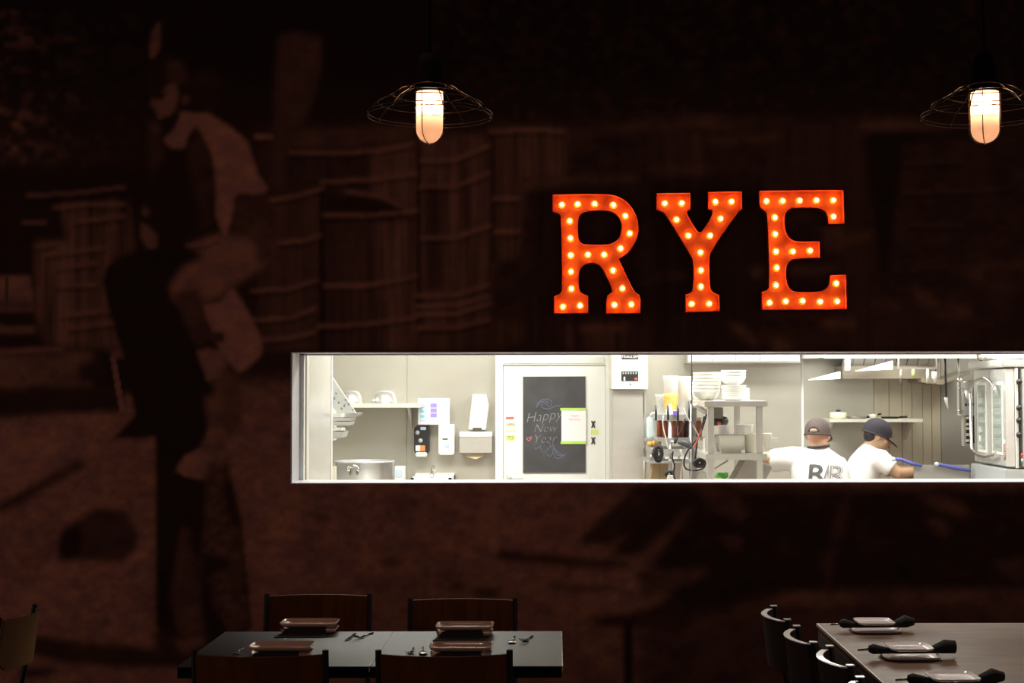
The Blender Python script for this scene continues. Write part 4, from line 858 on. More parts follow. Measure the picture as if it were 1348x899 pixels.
# tall objects stacked left: prep rack with bins, bottles, cords
rk = thing('wire_rack', (.75, 9.6, 0), 'tall steel rack crowded with bins, bottles and cords left of the pass shelf', 'rack')
RS = mat('rack_steel', (.55, .54, .52), .3, .6)
for x, Y in ((882, 9.3), (909.5, 9.3), (858, 9.9), (898, 9.9)):
    p = PY(x, 600, Y); MB().tube([(p.x, Y, .02), (p.x, Y, PY(x, 532 if Y < 9.5 else 545, Y).z)], .013, 10).build('post', RS, rk)
def rshelf(x0, x1, y, Y=9.28, D=.64, h=3.5, nm='shelf'):
    a = PY(x0, y, Y); b = PY(x1, y+h, Y); MB().box((a.x, Y, b.z), (b.x, Y+D, a.z)).build(nm, RS, rk, bevel=.002); return a.z
z_top = rshelf(866, 908.5, 545.5, h=8); z_mid = rshelf(866, 908.5, 576.5, h=5); z_low = rshelf(858, 908.5, 591, h=6)
z_bot = rshelf(852, 908.5, 607, h=3); MB().box((.60, 9.28, .93), (.88, 9.92, .95)).build('shelf', RS, rk)
kbox(rk, 'hook_bar', CHROME, 875, 600.5, 906, 604, 9.24, .03)
# black hooks on the top edge
for x in (863.5, 879.5, 892.5, 907.5):
    MB().tube([PY(x, y, 9.2) for y in (533 if x < 907 else 528, 545, 553)], .008, 6).build('hook', BLKP, rk)
def bintex(x0, x1, y0, y1, Y, zb, m, label, name='food_bin', grp='white bins on the wire rack'):
    return tubpx(x0, x1, y0, y1, Y, .82, name, m, label, 'bin', grp, zfix=zb)
tubpx(873, 893.5, 495, 545.5, 9.42, .72, 'food_container', PLASTW, 'tall white tapered container with an orange band on the rack', 'container', 'white containers on the wire rack', zfix=z_top)
q = PY(883, 520, 9.42); mb = MB(); mb.lathe((q.x, 9.42, z_top), [(.0410, .03), (.0435, .06), (.0475, .115), (.0475, .14), (.046, .14)], 24); one(mb, 'label_band', mat('orange_food', (.88, .50, .12), .5, noise=.3, nscale=40), 'orange contents band around the tall white container', 'label')
tubpx(890, 911.5, 495.5, 545.5, 9.5, .8, 'food_container', PLASTW, 'tall white container just left of the glass joint', 'container', 'white containers on the wire rack', zfix=z_top)
panpx(898, 909, 500, 545.5, 9.62, .2, PLASTW, 'broad white bin behind the tall white containers', 'white_bin', .05, zfix=z_top)
tubpx(862.5, 879.5, 519.5, 543.5, 9.62, .8, 'rice_tub', mat('textured_white', (.8, .81, .76), .7, bump=.6, nscale=60), 'small textured white tub at the upper left of the rack', 'tub', zfix=z_top-.02)
o = MB(); pbox(o, 886, 541, 892.5, 546.5, 9.26, .03); one(o, 'violet_clip', mat('violet', (.22, .12, .6), .5), 'small violet clip on the rack below the containers', 'clip')
cb2 = T0('water_jug', 860, 580, 9.75, 'pale bluish translucent jug at the far left of the rack', 'jug')
kbox(cb2, 'body', mat('bluish_plastic', (.70, .80, .82), .3), 851.8, 549, 870.5, 577, 9.75, .12, .01); MB().tube([PY(x, y, 9.75) for x, y in ((857,549),(858,544),(863,543),(866,549))], .006, 8).build('handle', PLASTW, cb2)
z_j = PY(860, 577, 9.75).z; MB().box((PY(850, 577, 9.7).x, 9.66, z_j-.02), (PY(872, 577, 9.7).x, 9.9, z_j)).build('side_tray', RS, rk)
def bottle(px, Y, zb, r, h, m, label, cap=PLASTW, grp='sauce bottles on the wire rack', nz=False):
    X = PY(px, 560, Y).x; t = thing('sauce_bottle', (X, Y, zb), label, 'bottle', grp)
    MB().lathe((X, Y, zb), [(0, 0), (r, 0), (r, h*.72), (r*.9, h*.78), (r*.5, h*.86), (0, h*.86)], 18).build('body', m, t)
    MB().lathe((X, Y, zb), [(r*.55, h*.84), (r*.95, h*.845), (r*.95, h), (0, h)], 18).build('cap', cap, t)
RB1 = mat('sauce_red_brown', (.38, .085, .03), .35); RB2 = mat('sauce_dark', (.07, .015, .012), .3)
for k, (x, Y, mt, lb) in enumerate(((868.5, 9.6, RB1, 'white-capped red-brown sauce bottle at the rack left'), (876, 9.5, RB1, 'white-capped red-brown bottle behind the left rack post'), (888, 9.45, RB1, 'white-capped red-brown bottle left of centre on the rack'), (896, 9.48, RB1, 'white-capped red-brown bottle right of the centre one'),
                             (903.5, 9.5, RB2, 'white-capped very dark sauce bottle beside the right rack post'), (920, 9.55, RB1, 'red-brown bottle between rack and pass shelf'))):
    if k == 5: MB().box((PY(913, 560, 9.4).x, 9.42, z_mid-.02), (PY(929, 560, 9.4).x, 9.65, z_mid)).build('side_tray', RS, rk)
    bottle(x, Y, z_mid, .019 if k else .021, .128, mt, lb)
bottle(859.5+2, 9.86, z_low+.0, .02, .10, mat('sauce_orange', (.55, .14, .05), .4), 'orange-brown bottle low at the rack left edge', YEL)
o = MB(); q = PY(854.5, 578.5, 9.7)
for dx, dz, r in ((0, 0, .018), (.03, .004, .02), (.055, .008, .021), (.04, -.012, .016)): o.ball((q.x+dx, 9.62, z_low+.02+abs(dz)), r, 10, 8)
one(o, 'yellow_cloth', YEL, 'crumpled yellow cloth beside the orange bottle', 'cloth')
# cords and hanging things
def cord(L, Y, r, m, label, name='power_cord', cat='cord', dy=0):
    mb = MB(); n = len(L); pts = []
    for i in range(n-1):
        for k in range(4):
            t = k/4; p0, p1, p2, p3 = [Vector(L[min(max(i+j, 0), n-1)]) for j in (-1, 0, 1, 2)]
            v = .5*((2*p1)+(p2-p0)*t+(2*p0-5*p1+4*p2-p3)*t*t+(3*p1-p0-3*p2+p3)*t**3); pts.append((v.x, v.y))
    pts.append(L[-1]); m_ = len(pts); mb.tube([PY(x, y, Y+dy*math.sin(i*.9)*.02) for i, (x, y) in enumerate(pts)], r, 6); return one(mb, name, m, label, cat, 'cords hanging around the rack')
CAB = mat('cable_black', (.02, .02, .025), .5); CABW = mat('cable_white', (.75, .73, .68), .5); CABR = mat('cable_red', (.65, .12, .07), .5)
cord([(893,551),(891,560),(889,572),(888.5,584),(893,574),(899,562),(902,551)], 9.2, .0055, CAB, 'black cord looped over the middle of the rack')
cord([(930,545),(926,560),(920,575),(909,588),(902,600),(900.5,612),(905,618),(918,619),(927,615),(928,608)], 9.05, .006, CAB, 'long black cord sweeping under the pass shelf')
cord([(927,548),(924,562),(919,574),(917,588),(915,603),(914,612)], 9.15, .0065, CAB, 'thick black cord hanging straight left of the pass shelf')
cord([(899.5,537),(904,548),(912,560),(918,570),(922,580)], 9.12, .004, CABW, 'thin pale cord slanting down past the rack')
cord([(873,547),(872.5,560),(876,575),(879,590)], 9.15, .004, CABW, 'thin pale cord hanging by the left rack post')
cord([(924,566),(920,574),(917,582),(912,590)], 9.0, .005, CABR, 'short red cord beside the pass shelf post')
cord([(886,594),(885,603),(888,613),(886,624),(889,631)], 9.15, .006, CAB, 'black cord running down behind the left rack post')
cord([(896,592),(899,606),(897,620),(896,633)], 9.26, .007, CABW, 'white hose hanging in the lower middle of the rack')
def bundle(cx, cy, rx, ry, Y, n, label, seed):
    rnd = random.Random(seed); mb = MB()
    for k in range(n):
        a0 = rnd.random()*6.3; ax, ay = rx*(.45+.55*rnd.random()), ry*(.45+.55*rnd.random()); ox, oy = (rnd.random()-.5)*rx*.5, (rnd.random()-.5)*ry*.4; yy = Y+rnd.random()*.05
        mb.tube([PY(cx+ox+ax*math.cos(a0+2*PI*j/14), cy+oy+ay*math.sin(a0+2*PI*j/14), yy) for j in range(14)], .0065, 6, True)
    return one(mb, 'cord_bundle', CAB, label, 'cord', 'coiled black cords on the rack')
bundle(867, 596, 6.5, 12, 9.2, 12, 'coiled black cord hanging at the lower left of the rack', 1)
bundle(921, 609, 7, 5.5, 9.1, 11, 'coiled black cord hanging beside the pass shelf post', 2)
bundle(881, 623, 5, 4.5, 9.2, 6, 'small coil of black cord low on the left rack post', 3)
mixer = T0('hand_blender', 905, 590, 9.2, 'grey hand blender lying on the rack under the sauce bottles', 'blender')
MB().tube([PY(893, 582.5, 9.22), PY(900, 583, 9.22), PY(909, 587, 9.22), PY(912, 588, 9.22)], [.012, .02, .024, .016], 12).build('body', mat('dark_grey', (.10, .10, .11), .4), mixer)
MB().tube([PY(884, 581.5, 9.22), PY(893, 582.5, 9.22)], .008, 10).build('shaft', CHROME, mixer)
o = MB(); o.tube([PY(913, 535, 9.0), PY(917, 533.5, 9.0), PY(921, 537, 9.0), PY(926, 541, 9.0), PY(931, 542.5, 9.0)], [.012, .016, .016, .015, .014], 12); one(o, 'faucet', mat('satin_steel', (.7, .7, .68), .35, .4), 'curved steel spout poking out under the top pass shelf', 'faucet')
o = MB(); pbox(o, 938, 536.5, 952, 551, 9.3, .25); one(o, 'steel_box', STEELD, 'dark steel box under the top pass shelf', 'box')
lid = MB(); o = lid; o.lathe(PY(947, 560, 9.45), [(0, 0), (.05, 0), (.062, .03), (.05, .055), (.02, .062), (0, .063)], 18); lid = one(o, 'kettle', BLKP, 'black domed kettle with red tab behind the left white cup', 'kettle')
o = MB(); o.ball(PY(946.5, 557.5, 9.36), .012, 10, 8); o.build('lid_knob', RED, lid)
o = MB(); pbox(o, 928, 577, 932.5, 597, 8.9, .12); one(o, 'white_carton', PLASTW, 'white carton at the left end of the lower pass shelf', 'carton')
cbx = T0('cardboard_box', 867, 634, 9.6, 'tan cardboard box under the coiled cord at the sill', 'box')
quadpx([(860,607),(880,607.5),(880,640),(855,640)], 9.6, .2, 'carton', CARD, cbx); quadpx([(868,607.3),(868.8,607.3),(868.8,640),(868,640)], 9.598, .002, 'seam', mat('darker_board', (.3, .21, .11), .8), cbx)
gp = T0('white_jug', 883, 640, 9.1, 'small white jug by the sill beneath the cord coil', 'jug')
pbox(MB(), 0, 0, 1, 1, 9.1, .1); quadpx([(879.5,626),(886,626),(888,640),(877,640)], 9.1, .05, 'body', PLASTW, gp)
zc_ = .95
def block(x0, y0, x1, Y, D, m, name, label, cat):      # box standing on the counter top
    a = PY(x0, y0, Y); b = PY(x1, y0, Y); mb = MB(); mb.box((a.x, Y, zc_), (b.x, Y+D, a.z)); return one(mb, name, m, label, cat, bevel=.004)
gg = thing('green_bowl', (PY(951, 630, 8.75).x, 8.75, zc_), 'small green leafy heap at the sill between the pass shelf posts', 'herbs')
q = PY(951, 626, 8.75); MB().lathe((q.x, 8.75, 0), [(0, zc_), (.04, zc_), (.055, q.z-.02), (.05, q.z-.02), (0, q.z-.03)], 18).build('bowl', PLASTW, gg)
rnd = random.Random(5); mb = MB()
for k in range(16): mb.ball((q.x+(rnd.random()-.5)*.06, 8.75+(rnd.random()-.5)*.05, q.z-.01+rnd.random()*.022), (.012+rnd.random()*.01, .012, .009), 7, 5)
mb.build('leaves', GREEN, gg)
block(919, 622, 931, 9.4, .2, PLASTW, 'white_box', 'low white box on the counter left of the pass shelf', 'box')
block(889, 610, 899, 9.55, .15, mat('pinkish_box', (.66, .57, .52), .6), 'tan_box', 'pinkish tan box behind the left rack post', 'box')
qd = T0('steel_hood_tray', 985, 634, 8.95, 'dark slanted steel tray leaning behind the right front post', 'tray')
MB().prism([PY(x, y, 8.95) for x, y in ((981,606),(1000,608),(1015,613),(1016,617),(1003,640),(963,640),(966,632))], (0, .25, 0)).build('tray', mat('dim_steel', (.34, .31, .27), .4, .5), qd)
MB().prism([PY(x, y, 8.93) for x, y in ((1003,612),(1013,614),(1016.5,617),(1007,621),(1003,619))], (0, .02, 0)).build('lip', STEELD, qd)
o = MB(); o.tube([PY(941, 617, 9.2), PY(958, 606, 9.2)], .006, 6); one(o, 'steel_rod', STEEL2, 'slanting steel rod below the lower pass shelf', 'rod')
# ---- cooking line: wall shelf, pans, hood
ws = T0('wall_shelf', 1150, 556, 10.3, 'narrow steel wall shelf with pans behind the two cooks', 'shelf')
shelf(ws, 1092, 1215, 551.5, 555.5, 10.3, SHM)
for x in (1098, 1204): q = PY(x, 555.5, 10.3); MB().prism([(q.x-.006, 10.32, q.z), (q.x-.006, KY1-.012, q.z), (q.x-.006, KY1-.012, q.z-.14), (q.x-.006, KY1-.06, q.z-.1)], (.012, 0, 0)).build('bracket', STEEL2, ws)
sz = PY(1150, 551.5, 10.3).z
q = PY(1103.5, 545, 10.42); pt_ = thing('saucepan', (q.x, 10.42, sz), 'cream lidded saucepan at the left end of the cooks shelf', 'pan')
MB().lathe((q.x, 10.42, sz), [(0, 0), (.05, 0), (.062, .012), (.063, .045), (.055, .048), (0, .052)], 24).build('body', mat('cream_enamel', (.80, .79, .60), .3), pt_); MB().ball((q.x, 10.42, sz+.058), (.02, .02, .008), 12, 8).build('lid_knob', BLKP, pt_)
def flatpan(px, r, h, m, label, hl): 
    X = PY(px, 550, 10.42).x; t = thing('frying_pan', (X, 10.42, sz), label, 'pan', 'frying pans on the cooks shelf')
    MB().lathe((X, 10.42, sz), [(0, 0), (r*.8, 0), (r, h), (r-.004, h), (r*.78, .004), (0, .004)], 24).build('body', m, t); MB().tube([(X+r*.95, 10.42, sz+h*.8), (X+r+hl, 10.40, sz+h)], .007, 8).build('handle', BLACK, t)
flatpan(1128, .075, .016, STEELD, 'shallow dark frying pan next to the cream saucepan', .06); flatpan(1149, .035, .035, SHM, 'small tall pale pan above the second cook', .02); flatpan(1172, .07, .014, BLACK, 'black frying pan at the right end of the shelf', .05)
hd = thing('exhaust_hood', (2.6, 9.9, 2.0), 'long steel exhaust hood over the cooking line with glowing wedges', 'hood')
HX0 = PY(1057, 480, 10.2).x; HX1 = 2.76
HS = mat('hood_steel', (.60, .59, .57), .3, .5)
HF = 9.35; hz = PY(1200, 470.5, HF).z
MB().box((HX0, HF, hz), (HX1, HF+.03, 2.45)).build('front_panel', HS, hd); MB().box((HX0, HF-.01, hz-.006), (HX1, HF+.04, hz)).build('front_lip', mat('hood_lip', (.78, .77, .78), .2, .4), hd)
MB().box((HX0, HF, 2.45), (HX1, KY1-.02, 2.48)).build('top_panel', HS, hd)
for x_ in (HX0, HX1-.01): MB().prism([(x_, HF+.03, hz), (x_, HF+.03, 2.45), (x_, KY1-.02, 2.45), (x_, KY1-.02, 1.98)], (.01, 0, 0)).build('end_panel', HS, hd)
# row of filter baffles at the back of the hood
n = 9; z0f = PY(1150, 487, 10.3).z; z1f = 2.4
HX2 = PY(1108, 490, 10.3).x
for k in range(n):
    xa = HX2+(HX1-HX2)*k/n; xb = HX2+(HX1-HX2)*(k+1)/n-.006
    MB().prism([(xa, 10.28, z0f+.03), (xa, 9.75, z1f), (xa, 9.77, z1f), (xa, 10.30, z0f+.03)], (xb-xa, 0, 0)).build('filter', HS, hd)
MB().box((HX2, 10.26, PY(1150, 498.5, 10.26).z), (HX1, KY1-.014, z0f+.03)).build('grease_trough', mat('trough_dark', (.30, .26, .20), .4, .4), hd)
HL = mat('hood_glow', (1, 1, 1), .4, emit=(1, .98, .94), es=3.0)
def wedge(L, Y, lab='glow_wedge'): MB().prism([PY(x, y, Y) for x, y in L], (0, .05, 0)).build(lab, HL, hd)
wedge([(1065,500),(1106,489),(1106,498.5)], 10.15); wedge([(1127,488.3),(1175,475),(1175,486)], 10.1); wedge([(1114,473),(1119,473),(1119,487),(1114,487)], 10.1)  # bright patches inside the hood put in as glowing wedges
p_, q_ = PY(1219, 468, 9.8), PY(1282, 468, 9.8); MB().box((p_.x, 9.8, PY(1250, 469.3, 9.8).z), (q_.x, 9.86, PY(1250, 466.5, 9.8).z)).build('lit_lip_bar', HL, hd)  # glowing bar stands in for light on the hood's front lip
p_ = PY(1200, 467.5, 9.7); MB().box((HX0+.01, 9.69, p_.z), (HX1-.01, 9.71, p_.z+.012)).build('utensil_bar', STEELD, hd)
for x_ in (2.3, 2.7): MB().box((x_, 9.695, p_.z+.012), (x_+.01, 9.705, 2.45)).build('bar_bracket', STEELD, hd)
p_, q_ = PY(1182, 486, 9.95), PY(1234, 486, 9.95); MB().box((p_.x, 9.945, p_.z), (q_.x, 9.955, p_.z+.012)).build('utensil_bar', STEELD, hd)
for x_ in (p_.x, q_.x-.01): MB().box((x_, 9.946, p_.z+.012), (x_+.01, 9.954, 2.45)).build('bar_bracket', STEELD, hd)
# pipes and utensils
ur = thing('utensil_rail', (2.8, 9.7, 1.95), 'dark suppression pipe and rail under the hood at the right', 'rail')
quadpx([(1213,497),(1240,500),(1277,488),(1277,492.5),(1240,506.5),(1213,503)], 10.2, .385, 'drip_rail', mat('trough_dark', (.30, .26, .20), .4, .4), ur)
MB().tube([PY(x, y, 10.0) for x, y in ((1262,504.5),(1270,503),(1281,501))], .006, 8).build('pipe', CHROME, ur)
def hang(L, Y, r, m, label, tip=None, tm=CHROME):
    t = T0('hanging_utensil', L[0][0], L[0][1], Y, label, 'utensil', 'utensils hanging under the hood'); MB().tube([PY(x, y, Y) for x, y in L], r, 8).build('handle', m, t)
    if tip: MB().tube([PY(x, y, Y) for x, y in tip[0]], tip[1], 10).build('tip', tm, t)
hang([(1244,468),(1244.5,490),(1246,524)], 9.7, .0075, BLKP, 'long black-handled utensil with a white pointed tip', ([(1245,523),(1246,530),(1248,538)], [.013, .009, .003]), PLASTW)
hang([(1261,468),(1263.5,500),(1264.5,545)], 9.7, .008, STEELD, 'long dark rod hanging beside the oven control box', ([(1264,498),(1264,503)], [.02, .012]))
hang([(1230,486),(1230.5,490)], 9.95, .012, BLKP, 'short whisk with a bright oval head', ([(1230,489),(1230,496),(1230.5,504)], [.018, .020, .006]), PLASTW)
hang([(1221,486),(1221,505)], 9.95, .01, SHM, 'small pale hanging tool left of the whisk')
hang([(1186,486),(1185.5,507)], 9.95, .008, STEELD, 'dark thin rod hanging from the hood above the shelf')
hang([(1202,486),(1202,497)], 9.95, .011, mat('olive', (.55, .55, .2), .5), 'small yellowish tool hanging under the hood')
cp = T0('control_panel', 1272, 585, 9.87, 'steel control box with black dots and dark louvred vent', 'control box')
kbox(cp, 'plate', mat('panel_steel', (.55, .55, .52), .4, .3), 1264, 503, 1290, 547, 9.90, .08)
for x, y in ((1270.5,519.5),(1279.5,519.5),(1271.3,532.7),(1275.8,532.3),(1280.2,532),(1279,510)): MB().ball(PY(x, y, 9.90), (.0085, .006, .011), 10, 6).build('dot', BLKP, cp)
MB().tube([PY(x, y, 9.86) for x, y in ((1272,514),(1273,521),(1274.6,524.5),(1276.5,521),(1277.8,515))], [.012, .014, .014, .014, .010], 8).build('white_clamp', PLASTW, cp)
kbox(cp, 'vent_frame', mat('panel_steel', (.55, .55, .52), .4, .3), 1268.5, 546, 1290, 587, 9.92, .06); kbox(cp, 'vent_recess', mat('dark_brown_recess', (.05, .035, .02), .7), 1272, 546.5, 1290, 583.5, 9.91, .01)
for y in (548.5, 557, 562.5, 570.5, 578.5): kbox(cp, 'vent_slat', mat('slat_cream', (.80, .76, .62), .4), 1272.5, y, 1279.5, y+3.2, 9.89, .02, .003)
for x, y in ((1263.5,512),(1263,541)): MB().tube([PY(x-2, y, 9.82), PY(x+5, y+.5, 9.82)], .007, 8).build('clip', CHROME, cp)
# backguard and gas hose
bgd = thing('griddle', (2.7, 9.75, 0), 'grey steel griddle splash guard beside the second cook', 'griddle')
a = PY(1203, 612, 9.75); MB().box((a.x, 9.77, .3), (2.82, 10.5, .92)).build('body', STEELD, bgd); MB().box((a.x, 9.75, .9), (2.82, 9.765, a.z)).build('guard', mat('guard_grey', (.36, .35, .32), .4, .35), bgd)
for L, lb in (([(1176,604.5),(1186,604.5),(1200,610),(1214,613)], 'blue gas hose with pale end left of the splash guard'), ([(1233,611),(1240,612),(1258,616),(1278,620)], 'blue gas hose running to the oven base')):
    o = MB(); o.tube([PY(x, y, 9.73) for x, y in L], [.011, .011, .012, .009], 8); o = one(o, 'gas_hose', mat('blue_hose', (.10, .12, .48), .4), lb, 'hose', 'blue gas hoses')
    MB().ball(PY(L[0][0], L[0][1], 9.72), .016, 10, 8).build('coupling', mat('pale_blue', (.55, .68, .78), .6), o)
# ---- convection oven, doors facing left
ov = thing('convection_oven', (3.0, 9.3, 0), 'stainless double-door convection oven with doors facing left, right edge', 'oven')
q = PY(1324.5, 545, 9.1); OXf = q.x; OYn = 9.1; OYf = OXf*F/(1281.5-CX); oz0 = PY(1324.5, 616, 9.1).z; oz1 = PY(1324.5, 484.5, 9.1).z
ODX = OXf+.62
OS = mat('oven_steel', (.63, .64, .62), .3, .45)
def ob(name, x0, y0, z0, x1, y1, z1, m, bev=.003): return MB().box((x0, y0, z0), (x1, y1, z1)).build(name, m, ov, bevel=bev)
ob('body', OXf+.03, OYn+.02, oz0, ODX, OYf, oz1, mat('oven_body', (.45, .43, .38), .4, .4))
ob('top_cover', OXf-.03, OYn-.03, oz1+.006, ODX, OYf+.03, oz1+.055, OS, .008)
ob('base', OXf-.02, OYn-.04, oz0-.5, ODX, OYf+.03, oz0-.006, mat('oven_base', (.62, .65, .66), .35, .35), .006)
for x in (OXf+.05, ODX-.1):
    for y in (OYn+.05, OYf-.1): ob('leg', x, y, 0, x+.05, y+.05, oz0-.5, BLACK, 0)
ym = OXf*F/(1302.5-CX)
zz = lambda y, Yv: PY(1300, y, Yv).z
dz0, dz1 = oz0+.01, oz1-.006
for (ya, yb_, wa, wb) in ((ym+.003, OYf, 1287.5, 1297), (OYn, ym-.003, 1307, 1318.5)):
    dr = ob('door', OXf, ya, dz0, OXf+.03, yb_, dz1, OS, .004)
    y1_, y0_ = OXf*F/(wa-CX), OXf*F/(wb-CX); gz0, gz1 = zz(593, 9.4), zz(507, 9.4)
    MB().box((OXf-.004, y0_-.02, gz0-.02), (OXf+.001, y1_+.02, gz1+.02)).build('window_frame', mat('pale_gasket', (.80, .80, .74), .4), dr)
    MB().box((OXf-.006, y0_, gz0), (OXf-.002, y1_, gz1)).build('window_glass', mat('oven_glass', (.40, .45, .42), .15, .1), dr)
    for k in range(6):
        zz_ = gz0+.03+k*(gz1-gz0-.05)/6; MB().box((OXf-.008, y0_+.015, zz_), (OXf-.005, y1_-.03, zz_+.022)).build('rack_bar', mat('rack_dull', (.28, .32, .29), .4), dr)
# racetrack handle around both windows
ya, yb_ = OXf*F/(1284-CX), OXf*F/(1317-CX); zt_, zb2_ = zz(497.5, 9.4), zz(602, 9.4); yc_ = (ya+yb_)/2; rr_ = (ya-yb_)/2; hpt = []
for k in range(13): t = PI*k/12; hpt.append((OXf-.035, yc_+rr_*math.cos(t), zt_-.10+.10*math.sin(t)))
hb = [(OXf-.035, ya, zt_-.10+0), (OXf-.035, ya, zb2_+.06)]
for k in range(1, 9): t = PI*k/8*.9; hb.append((OXf-.035, yc_+rr_*math.cos(t), zb2_+.06-.06*math.sin(t)))
MB().tube(hpt, .011, 10).build('handle', CHROME, ov); MB().tube(hb, .011, 10).build('handle', CHROME, ov)
ob('door_edge_strip', OXf-.004, OYn-.012, dz0, OXf+.05, OYn-.002, dz1, mat('edge_bright', (.80, .76, .74), .3, .3), .002)
ob('dark_gap', OXf+.051, OYn, dz0, OXf+.085, OYn+.03, dz1, BLKP, 0)
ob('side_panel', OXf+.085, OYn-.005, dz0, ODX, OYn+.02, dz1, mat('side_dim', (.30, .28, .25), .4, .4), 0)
p_, q_ = PY(1337.7, 560, 9.06), PY(1341, 560, 9.06)
ob('vertical_rail', p_.x, 9.06, dz0-.01, q_.x, 9.085, dz1+.005, PLASTW)
ob('right_stile', PY(1346, 560, 9.06).x, 9.06, dz0, ODX, 9.09, dz1, OS)
for y in (502.5, 537, 553.5, 572.5): MB().ball(PY(1341.5, y, 9.05), (.019, .02, .019), 14, 10).build('knob', BLKP, ov)
for y, m_ in ((599, RED), (606, mat('pale_blue', (.55, .68, .78), .6))): MB().ball(PY(1345.5, y, 9.05), (.008, .01, .013), 10, 8).build('indicator', m_, ov)
mb = MB(); mb.tube([PY(x, y, 9.05) for x, y in ((1322.5,579),(1321.5,588),(1323,596),(1322.5,606))], [.004, .010, .009, .007], 8); one(mb, 'oven_thermometer', mat('speckled_red', (.75, .70, .66), .4, noise=.9, nscale=90, col2=(.35, .08, .05)), 'red and white speckled thermometer strip hanging on the oven door', 'thermometer')
# things on top of the oven
ztop_ = oz1+.056
rnd = random.Random(11); cl = MB()
for k in range(14): t = k/13; cl.ball((OXf+.02+rnd.random()*.1, OYf-.05-t*(OYf-OYn-.1), ztop_+.022), (.05+.02*rnd.random(), .06, .022+.008*rnd.random()), 10, 7)
one(cl, 'folded_towel', PLASTW, 'crumpled white towel on top of the oven', 'towel')
o = MB(); q = PY(1296, 477, 9.6); o.ball((OXf+.005, 9.62, ztop_+.02), (.03, .06, .02), 10, 8); one(o, 'bread_roll', mat('bread', (.45, .30, .12), .7), 'small brown roll on the front edge of the oven top', 'bread')
o = MB(); o.tube([(OXf+.05, OYf-.15, ztop_+.055), (OXf+.06, 9.5, ztop_+.07), (OXf+.06, 9.3, ztop_+.075), (OXf+.075, 9.18, ztop_+.055), (OXf+.075, 9.17, ztop_+.0)], [.014, .02, .022, .020, .012], 10); one(o, 'red_tongs', RED, 'red-handled tool lying across the towel on the oven', 'tool')
o = MB(); o.rbox((OXf+.19, OYn+.0, ztop_), (OXf+.5, OYn+.3, ztop_+.05), .02); one(o, 'white_tray', PLASTW, 'white tray on the oven top at the right edge', 'tray')
#PEOPLE
# ------------------------------------------------------------------ people
def remesh(mb, name, m, parent, vox=.012, sm=3):
    o = mb.build(name, m, parent, recalc=False)
    r = o.modifiers.new('r', 'REMESH'); r.mode = 'VOXEL'; r.voxel_size = vox; r.use_smooth_shade = True
    q = o.modifiers.new('s', 'SMOOTH'); q.factor = .5; q.iterations = sm
    bpy.context.view_layer.update()
    me = bpy.data.meshes.new_from_object(o.evaluated_get(bpy.context.evaluated_depsgraph_get()))
    o.modifiers.clear(); old = o.data; o.data = me; bpy.data.meshes.remove(old)
    if not me.materials: me.materials.append(m)
    return o
def loft(mb, secs, lat, seg=20):               # (center, lateral radius, depth radius)
    lat = Vector(lat).normalized(); n = len(secs); vs = []
    for i, (c, ra, rb) in enumerate(secs):
        c = Vector(c); t = (Vector(secs[min(i+1, n-1)][0])-Vector(secs[max(i-1, 0)][0])).normalized(); d = t.cross(lat).normalized()
        for k in range(seg): a = 2*PI*k/seg; vs.append(c+lat*(ra*math.cos(a))+d*(rb*math.sin(a)))
    mb.add(vs, [(i*seg+k, i*seg+(k+1) % seg, (i+1)*seg+(k+1) % seg, (i+1)*seg+k) for i in range(n-1) for k in range(seg)], True)
    mb.add(vs[:seg], [tuple(range(seg))]); mb.add(vs[-seg:], [tuple(range(seg))]); return mb
def hand(mb, wrist, d, palm_n, side, curl=.5, L=.17):
    """d: direction of the fingers, palm_n: direction the palm faces, side: +-1 thumb side"""
    w_ = Vector(wrist); d = Vector(d).normalized(); nn = Vector(palm_n).normalized(); nn = (nn-d*nn.dot(d)).normalized(); s_ = d.cross(nn).normalized()*side
    loft(mb, [(w_-d*.01, .026, .019), (w_+d*.03, .036, .016), (w_+d*.085, .041, .014)], s_, 12)
    for k, ln in enumerate((.070, .078, .072, .056)):
        p = w_+d*.080+s_*(.030-.020*k); dd = d; pts = [p]
        for j, f in enumerate((.45, .3, .25)):
            a = curl*(.5+.35*j); dd = (d*math.cos(a*(j+1)*.7)+nn*math.sin(a*(j+1)*.7)).normalized(); pts.append(pts[-1]+dd*ln*f)
        mb.tube(pts, [.0092, .0088, .008, .0068], 8)
    p = w_+d*.025+s_*.028; mb.tube([p, p+(d*.5+s_*.8+nn*.3).normalized()*.035, p+(d*.5+s_*.8+nn*.3).normalized()*.035+(d*.9+s_*.2+nn*.3).normalized()*.030], [.012, .0105, .0085], 8)
def head(mb, c, fw, up, sc=1.0):
    fw = Vector(fw).normalized(); up = Vector(up); up = (up-fw*up.dot(fw)).normalized(); la = fw.cross(up); M = Matrix((la, fw, up)).transposed(); c = Vector(c)
    B = lambda off, r: mb.ball(c+M @ (Vector(off)*sc), tuple(x*sc for x in r), 18, 12, M)
    B((0, -.008, .025), (.073, .092, .085)); B((0, .022, -.035), (.058, .066, .070)); B((0, .055, -.085), (.030, .026, .020))
    B((0, .090, -.018), (.012, .020, .024)); B((0, .080, .012), (.045, .012, .010)); B((0, .082, -.055), (.022, .010, .008))
    for sx in (-1, 1): B((sx*.076, -.005, -.012), (.010, .020, .032)); B((sx*.045, .055, -.025), (.02, .02, .018))
    return M
